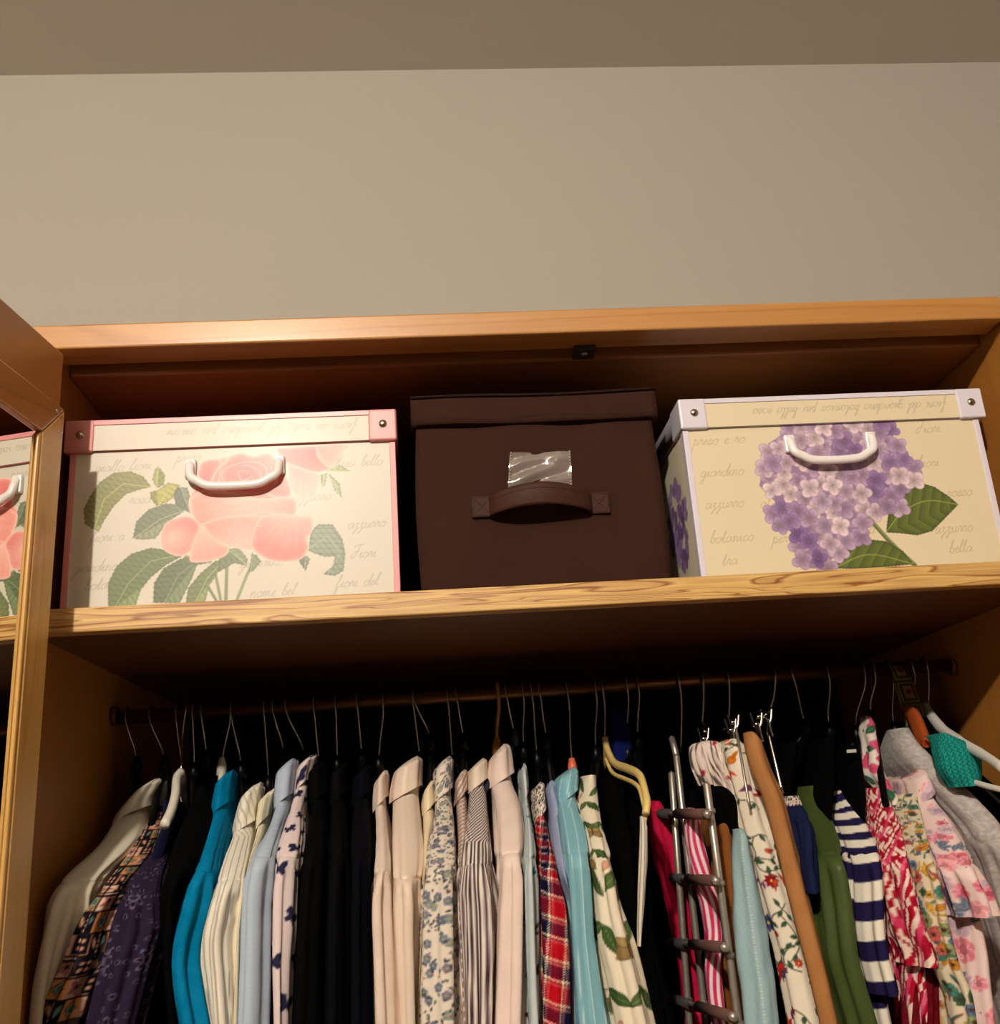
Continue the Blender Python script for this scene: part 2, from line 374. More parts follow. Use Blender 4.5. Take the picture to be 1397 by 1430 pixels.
def write(cv, text, x, y, h, col, alpha, rot=0., w=.0006, flip=1):
    c, q = math.cos(rot), math.sin(rot)
    for ch in text:
        if ch == ' ': x += c*h*1.0; y += q*h*1.0; continue
        adv, P = GLY.get(ch, GLY['o']); P = smooth_path(P, 4); P = P.copy()
        P[:, 0] += .35*P[:, 1]; P *= h; P[:, 1] *= flip
        Q = np.stack([x+P[:, 0]*c-P[:, 1]*q, y+P[:, 0]*q+P[:, 1]*c], 1)
        cv.line(Q, w, col, alpha); x += c*h*adv; y += q*h*adv

def front_grid(cv, x0, x1, z0, z1, y, res, mat, name, parent, yfun=None):
    nx = int((x1-x0)/res)+1; nz = int((z1-z0)/res)+1
    X, Z = np.meshgrid(np.linspace(x0, x1, nx), np.linspace(z0, z1, nz))
    Y = np.full_like(X, y) if yfun is None else yfun(X, Z)
    V = np.stack([X, Y, Z], -1).reshape(-1, 3)
    i = np.arange(nx*nz).reshape(nz, nx)
    Fq = np.stack([i[:-1, :-1], i[:-1, 1:], i[1:, 1:], i[1:, :-1]], -1).reshape(-1, 4)
    return V, Fq, lin(cv.sample(X, Z).reshape(-1, 3)*1.0)

def shell(V, Fq, C, x0, x1, y0, y1, z0, z1, col):
    """closes a printed front grid with the other five faces of the carton"""
    o = len(V); e = .0
    B = np.array([(x0,y0,z0),(x1,y0,z0),(x1,y1,z0),(x0,y1,z0),(x0,y0,z1),(x1,y0,z1),(x1,y1,z1),(x0,y1,z1)])
    Fb = np.array([(3,2,1,0),(4,5,6,7),(1,2,6,5),(2,3,7,6),(3,0,4,7)])+o
    return np.vstack([V, B]), np.vstack([Fq, Fb]), np.vstack([C, np.tile(lin(col), (8, 1))])

YB = .036                                  # depth of the front faces of the cartons
def px2xz(P, ox, oy, sc, y=YB):
    return np.array([un(ox+a/sc, oy+b/sc, y)[[0, 2]] for a, b in P])

def paint_pink(cv):
    rnd = random.Random(3)
    T = lambda P: px2xz(P, 80, 560, 2.9104)
    for k, (txt, a, b) in enumerate([('giallo fiori', 150, 290), ('preso', 480, 250), ('azzurro', 960, 410), ('fiori a', 130, 575), ('giardino', 60, 700),
            ('botanico', 110, 770), ('giardino', 740, 680), ('Fiori', 1190, 640), ('azzurro', 1180, 520), ('nome bel', 780, 800), ('piu bello', 1150, 270), ('rosa', 290, 420), ('fiori del', 1130, 760)]):
        p = T([(a, b)])[0]; write(cv, txt, p[0], p[1], .0062, (140, 132, 116), .62, 0.02)
    def rose_fn(cx, cz, R, c1, c2):
        def f(X, Y, d, C):
            r = np.clip(np.hypot(X-cx, Y-cz)/R, 0, 1)[..., None]
            th = np.arctan2(Y-cz, X-cx)[..., None]; rr = .025*np.sin(th*23+r*9)+.02*np.sin(th*41)
            return np.array(c1)*(1-r)+np.array(c2)*r+rr*160*np.array([.3, 1, .9])*.6
        return f
    G1, G2, G3 = (120, 132, 84), (148, 152, 96), (104, 118, 92)
    def leafpoly(P, c, mid, dark=.72):
        Q = T(P); m = T(mid); n = len(Q)
        S = []
        for i in range(n):                                     # toothed outline
            a, b = Q[i], Q[(i+1) % n]; k = max(1, int(np.hypot(*(b-a))/.0045))
            nrm = np.array([(b-a)[1], -(b-a)[0]]); nrm = nrm/(np.hypot(*nrm)+1e-9)
            for j in range(k): S += [a+(b-a)*j/k, a+(b-a)*(j+.8)/k+nrm*.0009]
        def f(X, Y, d, C):
            u = (m[-1]-m[0]); L = np.hypot(*u); u = u/L; w = np.array([-u[1], u[0]])
            s = (X-m[0][0])*u[0]+(Y-m[0][1])*u[1]; q = (X-m[0][0])*w[0]+(Y-m[0][1])*w[1]
            v = np.abs(((s-.8*np.abs(q))/.0075) % 1-.5)*2
            side = np.where(q > 0, 1.09, .88)[..., None]
            return C*side*(1-.16*(v > .84)[..., None])*(1+.05*np.sin(X*900+Y*700)[..., None])
        cv.poly(S, c, 1., edge=np.array(c)*dark, ew=.0008, fn=f)
        cv.line(m, .0009, np.array(c)*1.35, .8)
    cv.line(T([(690,640),(688,730),(685,830)]), .0035, (122,134,92)); cv.line(T([(640,690),(655,760),(668,830)]), .003, (128,140,98)); cv.line(T([(810,630),(770,710),(722,830)]), .0032, (132,146,100))
    cv.line(T([(610,750),(640,800),(655,830)]), .003, (112,126,90))
    leafpoly([(105,440),(130,390),(170,330),(230,290),(300,285),(350,305),(385,350),(340,360),(280,380),(230,430),(190,490),(170,532),(140,520),(110,500)], (146,148,88), [(385,350),(270,335),(190,400),(150,520)])
    leafpoly([(305,560),(320,490),(370,440),(440,415),(500,420),(530,440),(470,480),(430,520),(400,560),(350,565)], (128,136,108), [(530,440),(420,480),(310,558)])
    leafpoly([(395,280),(410,262),(440,300),(435,340),(405,358),(385,320)], (150,152,92), [(405,355),(412,265)])
    leafpoly([(410,360),(450,330),(500,340),(490,380),(450,410),(405,430),(380,400),(375,370)], (156,154,86), [(400,350),(440,380),(410,428)])
    leafpoly([(485,350),(530,350),(545,400),(545,460),(510,440),(480,420),(470,380)], (112,122,98), [(500,345),(520,400),(540,455)])
    leafpoly([(205,840),(205,740),(240,670),(300,620),(380,595),(450,605),(520,625),(440,670),(380,720),(340,770),(318,838)], (118,134,88), [(520,622),(380,650),(290,740),(235,838)])
    leafpoly([(388,822),(392,740),(430,680),(500,640),(575,650),(550,720),(520,780),(500,822)], (108,124,88), [(580,640),(490,710),(435,822)])
    leafpoly([(520,825),(530,760),(580,700),(640,650),(690,640),(660,690),(620,750),(602,820)], (128,140,92), [(690,635),(610,720),(560,822)])
    leafpoly([(500,655),(520,625),(600,640),(640,655),(570,668)], (122,132,96), [(520,630),(620,660)])
    leafpoly([(690,600),(740,596),(775,640),(772,672),(720,660),(650,700),(655,640)], (126,136,102), [(690,600),(770,668)])
    leafpoly([(790,612),(832,650),(800,690),(775,700),(785,650)], (116,128,96), [(795,615),(785,695)])
    leafpoly([(1020,610),(1030,530),(1060,500),(1120,500),(1160,560),(1172,620),(1165,690),(1130,712),(1078,705),(1120,670),(1128,632),(1090,635),(1050,622)], (126,136,116), [(1020,600),(1100,550),(1150,620),(1100,700)])
    leafpoly([(980,650),(1000,620),(1030,640),(1010,695)], (120,130,108), [(1010,620),(1005,690)])
    leafpoly([(1070,285),(1130,248),(1200,287),(1135,288)], (150,158,112), [(1075,285),(1195,286)])
    leafpoly([(1095,285),(1150,335),(1160,402),(1128,365)], (150,158,118), [(1095,288),(1156,398)])
    leafpoly([(1068,300),(1100,290),(1092,340),(1075,355)], (150,160,120), [(1085,292),(1078,352)])
    PK, PL, PD = (230,140,130), (242,188,174), (208,98,98)
    def petal(P, c1, c2, ctr, R=.05, edge=PL, ew=.0022, a=1.):
        Q = smooth_path(T(P+[P[0]]), 5)[:-1]; c = T([ctr])[0]
        cv.poly(Q, c1, a, edge=edge, ew=ew, fn=rose_fn(c[0], c[1], R, c1, c2)); cv.line(np.vstack([Q, Q[:1]]), .0007, (248,206,194), .7)
    petal([(890,190),(1160,178),(1165,205),(1150,250),(1100,280),(1050,292),(990,285),(930,262),(900,230)], PD, PK, (1040,190), .05)
    petal([(1050,180),(1160,176),(1160,215),(1110,270),(1060,230)], PK, PL, (1060,200), .04)
    petal([(930,250),(1000,275),(1065,300),(1060,350),(1040,390),(1000,396),(950,360)], PK, (250,205,192), (980,260), .05)
    petal([(570,340),(575,270),(600,242),(655,235),(700,225),(745,210),(800,224),(850,210),(885,225),(905,262),(935,300),(955,390),(968,460),(1032,470),(1036,520),(1016,560),(1022,600),(985,642),(900,652),(830,632),(790,602),(700,590),(620,556),(570,505),(538,440),(540,390)], PK, PK, (760,380), .09)
    petal([(568,350),(575,270),(600,242),(650,236),(668,255),(640,300),(610,365),(580,372)], PD, PK, (620,340), .04)
    petal([(655,355),(662,280),(700,228),(745,211),(800,224),(850,212),(884,232),(892,330),(840,372),(740,376),(690,372)], PD, PK, (765,310), .04)
    c = T([(765,300)])[0]
    for k in range(7):
        w = np.linspace(.3+k*1.1, 4.8+k*1.1, 16); r = .0035+.0030*k+.0012*np.sin(w*3+k)
        cv.line(np.stack([c[0]+1.35*r*np.cos(w), c[1]+.85*r*np.sin(w)], 1), .0011, (250,192,182) if k % 2 else (226,118,116), .75)
    petal([(890,262),(930,300),(950,380),(900,395),(850,372),(890,330)], PK, PD, (930,300), .04)
    petal([(538,400),(600,360),(700,374),(830,398),(958,392),(968,460),(920,468),(850,456),(760,470),(650,500),(590,515),(552,468)], PL, PK, (760,360), .07)
    petal([(590,500),(680,470),(790,466),(900,470),(880,560),(800,604),(700,590),(625,556)], PL, PK, (740,600), .05)
    petal([(800,520),(830,470),(900,460),(960,465),(1034,478),(1034,530),(1016,560),(1022,600),(985,645),(900,653),(835,634),(790,590)], PL, PD, (960,420), .09)
    petal([(548,480),(600,520),(650,570),(694,592),(690,622),(640,646),(560,656),(538,640),(548,590),(556,540)], PL, PK, (560,500), .06)
    petal([(420,545),(440,500),(480,478),(540,470),(580,510),(560,560),(540,612),(500,630),(450,616),(424,590)], PL, PD, (470,560), .04)
    for P in ([(560,470),(640,520),(780,600)],[(700,590),(720,540),(790,470)],[(600,370),(700,430),(850,400)],[(860,640),(900,560),(1010,500)],[(480,560),(500,590),(540,600)]):
        cv.line(smooth_path(T(P), 6), .0010, (222,128,122), .3)

def paint_hyd(cv):
    rnd = random.Random(11); T = lambda P: px2xz(P, 920, 520, 2.9287)
    for txt, a, b in [('preso e ro', 140, 300), ('giardino', 170, 430), ('azzurro', 190, 560), ('al', 415, 555), ('botanico', 210, 700), ('per', 465, 700), ('Fiori', 1050, 250), ('fiori', 1060, 390), ('rosso', 1180, 510), ('azzurro', 1130, 660), ('a', 860, 660), ('tra', 260, 790), ('bella', 1190, 740)]:
        p = T([(a, b)])[0]; write(cv, txt, p[0], p[1], .0068, (158, 142, 106), .66, .02)
    cv.line(T([(850,585),(935,680),(980,725),(1050,790)]), .0052, (92,98,58)); cv.line(T([(853,582),(935,674),(1045,780)]), .0016, (140,146,96))
    def leafpoly(P, m):
        Q = T(P); m = smooth_path(T(m), 5); n = len(Q); S = []
        for i in range(n):
            a, b = Q[i], Q[(i+1) % n]; k = max(1, int(np.hypot(*(b-a))/.004)); nr = np.array([(b-a)[1], -(b-a)[0]]); nr /= np.hypot(*nr)+1e-9
            for j in range(k): S += [a+(b-a)*j/k, a+(b-a)*(j+.8)/k+nr*.0006]
        def f(X, Y, d, C):
            u = (m[-1]-m[0]); L = np.hypot(*u); u = u/L; w = np.array([-u[1], u[0]])
            s = (X-m[0][0])*u[0]+(Y-m[0][1])*u[1]; q = (X-m[0][0])*w[0]+(Y-m[0][1])*w[1]
            ph = ((s-.75*np.abs(q))/.014) % 1
            return C*(.84+.30*ph[..., None])*(1+.08*np.sin(X*1500)*np.sin(Y*1300))[..., None]
        cv.poly(S, (88,100,40), 1., edge=(44,54,20), ew=.0011, fn=f); cv.line(m, .0012, (156,160,84), .9)
    leafpoly([(930,655),(940,570),(985,530),(1010,480),(1070,450),(1130,468),(1190,508),(1228,540),(1170,600),(1120,650),(1060,667),(980,658)], [(932,652),(1000,570),(1100,525),(1225,540)])
    leafpoly([(712,802),(760,740),(800,700),(860,682),(930,690),(1000,730),(1045,785),(900,800),(800,805)], [(720,800),(860,745),(1040,782)])
    S = T([(425,350),(450,290),(500,260),(520,222),(600,212),(700,210),(860,200),(950,205),(960,270),(995,310),(1050,370),(1064,430),(1045,472),(1000,480),(995,560),(940,582),(860,585),(850,640),(815,705),(760,732),(700,770),(690,805),(600,800),(578,745),(536,690),(550,645),(470,625),(446,590),(480,530),(450,505),(412,462),(425,410)])
    cv.poly(S, (148,120,150), 1.)
    def inside(x, y):
        c = False; n = len(S)
        for i in range(n):
            a, b = S[i], S[(i+1) % n]
            if (a[1] > y) != (b[1] > y) and x < (b[0]-a[0])*(y-a[1])/(b[1]-a[1])+a[0]: c = not c
        return c
    dk = T([(510,590),(600,680),(980,350),(780,300),(930,225),(560,660),(900,470),(640,760)]); pts = []
    tries = 0
    while len(pts) < 95 and tries < 6000:
        tries += 1; x = rnd.uniform(S[:, 0].min(), S[:, 0].max()); y = rnd.uniform(S[:, 1].min(), S[:, 1].max())
        if inside(x, y) and all(math.hypot(x-a, y-b) > .0125 for a, b in pts): pts.append((x, y))
    rnd.shuffle(pts)
    for x, y in pts:
        dd = min(math.hypot(x-a, y-b) for a, b in dk); k = min(1, max(0, (dd-.002)/.018)); k = min(1., k*rnd.uniform(.45, 1.1))
        c = np.array((122,88,150))*(1-k)+np.array((226,200,208))*k; c += np.array([rnd.uniform(-8, 8)]*3)
        a0 = rnd.uniform(0, 1.57); R = rnd.uniform(.0105, .0130)
        for j in range(4):
            a = a0+j*1.571+rnd.uniform(-.15, .15); px, py = x+math.cos(a)*R*.52, y+math.sin(a)*R*.52; cc = c+rnd.uniform(-8, 10)
            def f(X, Y, d, C, x=x, y=y, R=R):
                r = np.clip(np.hypot(X-x, Y-y)/R, 0, 1)[..., None]; return C*(.70+.36*r)
            cv.disc(px, py, R*.56, cc, 1., ry=R*.5, rot=a, edge=cc*.72, ew=.0006, fn=f)
            cv.line([[x, y], [x+math.cos(a)*R*.75, y+math.sin(a)*R*.75]], .0005, cc*.68, .7)
        cv.disc(x, y, .0009, (150,110,90))

def rounded_cap(x0, x1, y0, y1, z0, z1, r):
    return box_bm(x0, x1, y0, y1, z0, z1, bev=r, seg=3)

def carton(label, xb0, xb1, xl0, xl1, zt, zl, y0, trim, trimmat, base, painter, lidtext, hx, hz, hw, rivet_y=None, side_paint=False):
    depth = .27; zb = ST+.0006
    t = empty('storage_box', ((xb0+xb1)/2, y0+depth/2, zb), label, 'storage box', 'lidded flower print storage boxes on the top shelf')
    cv = Canvas(xb0, xb1, zb, zt, .0006, base); painter(cv)
    V, Fq, C = front_grid(cv, xb0+.0005, xb1-.0005, zb, zl+.004, y0, .0007, None, '', None)
    V, Fq, C = shell(V, Fq, C, xb0+.0005, xb1-.0005, y0, y0+depth, zb, zl+.004, base)
    mp = printed('carton_print', .5, .1, 500, .12, 0, (1.2, 1, .12))
    mesh_obj('body', V, Fq, mp, t, False, cols=C)
    for s, x in ((0, xb0), (1, xb1)):                    # folded edge binding down each front corner
        b = box_bm(x-.0012 if s == 0 else x-.0055, x+.0055 if s == 0 else x+.0012, y0-.0012, y0+.012, zb, zl-.0008, .0006)
        bm_obj('edge_binding', b, trimmat, t)
    # lid: printed front strip, coloured rims
    cl = Canvas(xl0, xl1, zl, zt, .0006, base)
    p = (xl1-.045, zt-.010); write(cl, lidtext, p[0], p[1]-.004, .0062, (150,140,112), .66, math.pi, .0006)
    V, Fq, C = front_grid(cl, xl0+.001, xl1-.001, zl+.001, zt-.001, y0-.004, .0012, None, '', None)
    V, Fq, C = shell(V, Fq, C, xl0+.001, xl1-.001, y0-.004, y0+depth+.004, zl+.001, zt-.001, trim)
    # the top and sides carry the trim colour
    mesh_obj('lid', V, Fq, mp, t, False, cols=C)
    r = box_bm(xl0+.03, xl1-.03, y0-.0052, y0+.003, zt-.0055, zt+.0006, .0005); bm_obj('lid_rim', r, trimmat, t)
    for x0, x1, rx in ((xl0-.0006, xl0+.0315, xl0+.017), (xl1-.0315, xl1+.0006, xl1-.015)):
        b = rounded_cap(x0, x1, y0-.006, y0+.04, zl-.0006, zt+.0012, .0022)
        cc = bm_obj('corner_cap', b, trimmat, t)
        n = 12; V = []; Fc = []; rz = (zl+zt)/2+.001
        prof = [(.0049, 0), (.0047, .0012), (.0038, .002), (.0022, .0026), (.0008, .0029)]
        for rr, h in prof: V += [(rx+rr*math.cos(2*math.pi*k/n), y0-.0058-h, rz+rr*math.sin(2*math.pi*k/n)) for k in range(n)]
        for i in range(len(prof)-1):
            for k in range(n): Fc.append((i*n+k, i*n+(k+1) % n, (i+1)*n+(k+1) % n, (i+1)*n+k))
        Fc.append(tuple((len(prof)-1)*n+k for k in range(n))); mesh_obj('rivet', np.array(V), Fc, M_rivet, cc, True)
    # swinging handle: two ends dropping into a long U
    h = empty_part = None
    W2 = hw/2; Hh = .030; pts = []
    pts.append((hx-W2, y0-.003, hz+Hh)); pts.append((hx-W2, y0-.0075, hz+Hh*.80)); pts.append((hx-W2+.002, y0-.010, hz+Hh*.42))
    pts.append((hx-W2+.010, y0-.011, hz+.0065)); pts.append((hx-W2+.026, y0-.0115, hz))
    pts += [(2*hx-a, b, c) for a, b, c in pts[::-1]]
    P = smooth_path(pts, 8); hd = tube('handle', P, .0050, M_whitep, t, 12, .85, (0, 1, 0))
    for sx in (-1, 1):
        bm_obj('handle_mount', box_bm(hx+sx*W2-.0062, hx+sx*W2+.0062, y0-.006, y0+.001, hz+Hh*.45, hz+Hh+.005, .0018), M_whitep, hd)
    return t, cv

M_pinkt = plain('pink_binding', (216, 140, 140), .4, var=.06, coat=.2)
M_lilac = plain('pale_lilac_binding', (216, 210, 222), .4, var=.03, coat=.2)
hL, hR = un(257, 690, .02), un(391, 690, .02)
carton('cream storage box printed with a big pink rose, pink lid corners and white handle', -.5375, -.1785, -.5445, -.1755, .4672, .4305, YB, (214,140,140), M_pinkt,
       (208,201,186), paint_pink, 'fiore sei nato bel giardino piu amore', (hL[0]+hR[0])/2, .3815, hR[0]-hL[0]-.006)
hL, hR = un(1109, 640, .02), un(1232, 640, .02)
tb, _ = carton('cream storage box printed with a purple hydrangea, lilac lid corners and white handle', .1575, .5135, .1545, .5225, .4655, .4295, YB, (212,206,218), M_lilac,
       (220,205,173), paint_hyd, 'fiori del giardino botanico piu bello rosa', (hL[0]+hR[0])/2, .3815, hR[0]-hL[0]-.006)
# hydrangea print that runs round onto the side of the carton
cs = Canvas(YB, YB+.27, ST, .43, .0012, (232,222,192)); rs = random.Random(5)
for k in range(70):
    a = rs.uniform(0, 6.28); r = .045*math.sqrt(rs.random()); y = YB+.075+r*math.cos(a); z = .335+1.2*r*math.sin(a)
    c = np.array((138,104,160))+rs.uniform(-15, 60)
    for j in range(4): cs.disc(y+.004*math.cos(j*1.57+a), z+.004*math.sin(j*1.57+a), .0044, c, edge=c*.7, ew=.0008)
Yg, Zg = np.meshgrid(np.linspace(YB+.013, YB+.262, 170), np.linspace(ST+.002, .428, 120))
i = np.arange(Yg.size).reshape(Yg.shape)
mesh_obj('side_print', np.stack([np.full(Yg.size, .1575-.0002), Yg.ravel(), Zg.ravel()], 1), np.stack([i[:-1, 1:], i[:-1, :-1], i[1:, :-1], i[1:, 1:]], -1).reshape(-1, 4),
         MATS['carton_print'], tb, False, cols=lin(cs.sample(Yg, Zg).reshape(-1, 3)))

# ------------------------------------------------------------------ brown fabric box
M_cloth = plain('brown_nonwoven', (54, 33, 26), .9, var=.14, scale=14, bscale=1400, bstr=.35, spec=.06)
M_clothd = plain('brown_nonwoven_binding', (38, 23, 18), .8, var=.10, scale=30, bscale=1400, bstr=.4, spec=.1)
M_thread = plain('stitch_thread', (34, 20, 18), .8)
fb = empty('storage_box', (-.016, .18, ST), 'dark brown fabric storage box with clear label pocket and strap handle', 'storage box')
bx0, bx1, by0, bz1 = -.154, .1235, .042, .470
def soft_box(x0, x1, y0, y1, z0, z1, nx, ny, nz, fn):
    b = bmesh.new(); idx = {}
    def vt(i, j, k):
        if (i, j, k) not in idx:
            p = np.array([x0+(x1-x0)*i/nx, y0+(y1-y0)*j/ny, z0+(z1-z0)*k/nz]); idx[(i, j, k)] = b.verts.new(fn(p))
        return idx[(i, j, k)]
    for i in range(nx):
        for k in range(nz):
            b.faces.new([vt(i,0,k), vt(i+1,0,k), vt(i+1,0,k+1), vt(i,0,k+1)]); b.faces.new([vt(i+1,ny,k), vt(i,ny,k), vt(i,ny,k+1), vt(i+1,ny,k+1)])
    for j in range(ny):
        for k in range(nz):
            b.faces.new([vt(0,j+1,k), vt(0,j,k), vt(0,j,k+1), vt(0,j+1,k+1)]); b.faces.new([vt(nx,j,k), vt(nx,j+1,k), vt(nx,j+1,k+1), vt(nx,j,k+1)])
    for i in range(nx):
        for j in range(ny):
            b.faces.new([vt(i,j,nz), vt(i+1,j,nz), vt(i+1,j+1,nz), vt(i,j+1,nz)]); b.faces.new([vt(i,j+1,0), vt(i+1,j+1,0), vt(i+1,j,0), vt(i,j,0)])
    return b
def fbody(p):
    u = (p[0]-bx0)/(bx1-bx0); w = (p[2]-ST)/(bz1-ST); q = p.copy()
    if p[1] < by0+.001: q[1] -= .004*math.sin(math.pi*u)*math.sin(math.pi*w)+.0014*math.sin(9*u+4*w)+.001*math.sin(17*u-7*w)
    q[0] += .003*math.sin(math.pi*w*1.2)*(-1 if u < .02 else (1 if u > .98 else 0)); return q
bm_obj('body', soft_box(bx0, bx1, by0, by0+.27, ST+.0006, bz1, 40, 10, 34, fbody), M_cloth, fb, True)
def flid(p):
    q = p.copy(); u = (p[0]+.157)/.288
    if p[2] > .475: q[2] += .0035*math.sin(math.pi*u)*0-.0015*math.sin(3*u)+.001*math.sin(8*u)
    if p[1] < by0-.003: q[1] -= .002*math.sin(math.pi*u)+.001*math.sin(13*u)*(1 if p[2] < .46 else .3)
    if p[2] < .455: q[2] += .0012*math.sin(7*u+1)
    return q
lidf = bm_obj('lid', soft_box(-.1585, .130, by0-.0055, by0+.275, .4475, .4825, 40, 10, 6, flid), M_cloth, fb, True)
pp = lambda z, dy=0., n=30: np.array([[-.158+.287*k/n, by0-.0068-.002*math.sin(math.pi*k/n)+dy, z+((-.0015*math.sin(3*k/n)+.001*math.sin(8*k/n)) if z > .475 else .0006*math.sin(.5*k))] for k in range(n+1)])
tube('piping', pp(.4828), .0018, M_clothd, lidf, 8); 
def dashes(P, n, r=.0003):
    P = np.asarray(P, float); L = np.linspace(0, len(P)-1, 2*n+1); out = []
    f = lambda t: P[min(int(t), len(P)-2)]*(1-(t-min(int(t), len(P)-2)))+P[min(int(t), len(P)-2)+1]*(t-min(int(t), len(P)-2))
    for k in range(n): out.append([f(L[2*k]), f(L[2*k+1])])
    return out
multi_tube('stitching', dashes(pp(.4545, -.0012), 70), .00035, M_thread, lidf, 4, kind='stuff')
# label pocket: crinkled clear film over the cloth, sewn at both sides
mm, nt, b = principled('clear_film'); b.inputs['Base Color'].default_value = (.20, .16, .14, 1); b.inputs['Roughness'].default_value = .12; b.inputs['Specular IOR Level'].default_value = 1.
b.inputs['Coat Weight'].default_value = 1.; b.inputs['Coat Roughness'].default_value = .06
bump(nt, b, 60, .55, .004, 2)
lp = [un(712, 632, by0-.006), un(797, 630, by0-.006), un(800, 688, by0-.006), un(709, 690, by0-.006)]
n = 24; V = []; rr = random.Random(2)
for j in range(n+1):
    for i in range(n+1):
        a, c = i/n, j/n; p = (lp[0]*(1-a)+lp[1]*a)*(1-c)+(lp[3]*(1-a)+lp[2]*a)*c
        p = p.copy(); e = math.sin(math.pi*a)**.3
        p[1] += -e*(.0012*math.sin(9*a+14*c*c)+.0010*math.sin(21*a*c+5)+.0009*math.cos(17*c+8*a)); V.append(p)
i = np.arange((n+1)**2).reshape(n+1, n+1)
lw = mesh_obj('label_pocket', np.array(V), np.stack([i[1:, :-1], i[1:, 1:], i[:-1, 1:], i[:-1, :-1]], -1).reshape(-1, 4), mm, fb, True, label='clear plastic label pocket')
off = np.array([.0016, -.0015, 0])
multi_tube('stitching', dashes([lp[1]-off*[1,0,0]+[0,-.002,0], lp[2]-off*[1,0,0]+[0,-.002,0]], 14)+dashes([lp[0]+off*[1,1,0], lp[3]+off*[1,1,0]], 14), .0005, plain('pale_thread', (210,200,185), .6), lw, 4, kind='stuff')
# strap handle: sewn tabs and a bowed loop
def strap_pt(a, c):                         # a along 0..1, c across 0..1
    L_, R_ = un(683, 708, by0-.004), un(826, 703, by0-.004)
    p = L_*(1-a)+R_*a; p = p.copy(); e = math.sin(math.pi*a)
    top = .0105+.004*e; p[2] += top-(top+.0125-.001*e)*c+.0035*e; p[1] -= .004+.026*e**.6+.0015*math.sin(c*math.pi); return p
V = []; na, nc = 40, 8
for s_ in (0, 1):
    for j in range(nc+1):
        for i_ in range(na+1):
            p = strap_pt(i_/na, j/nc); p[1] += .003*s_; V.append(p)
i = np.arange(len(V)).reshape(2, nc+1, na+1); a_, b_2 = i[0], i[1]
Fq = [np.stack([a_[1:, :-1], a_[1:, 1:], a_[:-1, 1:], a_[:-1, :-1]], -1).reshape(-1, 4), np.stack([b_2[:-1, :-1], b_2[:-1, 1:], b_2[1:, 1:], b_2[1:, :-1]], -1).reshape(-1, 4),
      np.stack([a_[0, :-1], a_[0, 1:], b_2[0, 1:], b_2[0, :-1]], -1), np.stack([b_2[-1, :-1], b_2[-1, 1:], a_[-1, 1:], a_[-1, :-1]], -1)]
M_strap = plain('brown_strap', (60, 34, 26), .6, spec=.15, var=.08, bscale=900, bstr=.2)
sh = mesh_obj('handle', np.array(V), np.vstack(Fq), M_strap, fb, True)
multi_tube('stitching', dashes([strap_pt(k/30, .28)+[0, -.0004, 0] for k in range(31)], 40), .0003, M_thread, sh, 4, kind='stuff')
for u0, u1, v0, v1 in ((658, 690, 694, 722), (820, 853, 689, 717)):
    c0, c1 = un(u0, v0, by0-.005), un(u1, v1, by0-.005)
    tp = bm_obj('handle_tab', box_bm(c0[0], c1[0], by0-.0075, by0-.002, c1[2], c0[2], .001), M_strap, sh)
    A, B, C_, D = [np.array([x, by0-.0078, z]) for x, z in ((c0[0]+.002, c0[2]-.002), (c1[0]-.002, c0[2]-.002), (c1[0]-.002, c1[2]+.002), (c0[0]+.002, c1[2]+.002))]
    # stitching is its own small part of the handle
    multi_tube('stitching', dashes([A, C_], 8)+dashes([B, D], 8)+dashes([A, B], 8)+dashes([D, C_], 8)+dashes([A, D], 8)+dashes([B, C_], 8), .0004, M_thread, sh, 4, kind='stuff')

# ------------------------------------------------------------------ clothes: pattern painters, s = across the cloth, t = down the cloth (m)
def C3(*c): return np.array(c, float)
def mixc(a, b, m): return a*(1-m[..., None])+b*m[..., None]
def band(x, period, width, soft=.12, off=0.):
    q = np.abs(((x/period+off) % 1)-.5)*2; w = width
    return np.clip((q-(1-w))/soft+.5, 0, 1)
def P_solid(c, amp=5, sc=60):
    def f(s, t): 
        n = np.sin(s*sc*7+np.sin(t*sc*3)*2)*np.sin(t*sc*5+1.3*np.sin(s*sc*4)); return C3(*c)+amp*n[..., None]
    return f
def P_stripe(base, line, period, width, along=True, off=0., wob=0., soft=.15):
    def f(s, t):
        x = (s if along else t)+wob*np.sin((t if along else s)*40)
        return mixc(C3(*base), C3(*line), band(x, period, width, soft, off))
    return f
def P_cream_line(s, t):
    d = s+.55*np.clip(.075-t, 0, 1); return mixc(C3(236,228,210), C3(140,130,120), band(d, .0078, .16, .12)*.8)
def P_blouse_diag(s, t): return mixc(C3(226,206,188), C3(206,184,166), band(s, .02, .1, .3)*.3)
def P_fine(s, t):
    d = np.where(t < .16, s*.9+.62*t, s+.62*.16)
    m = band(d, .0046, .5, .35); return mixc(C3(226,214,204), C3(62,44,52), m)
def P_taupe(s, t): return mixc(C3(170,140,130), C3(226,206,192), band(t+.5*s, .009, .36, .2))
def P_aqua(s, t): 
    d = s+.25*t*(t < .06); return mixc(C3(126,178,190), C3(206,222,220), band(d, .0125, .10, .08)*.8)
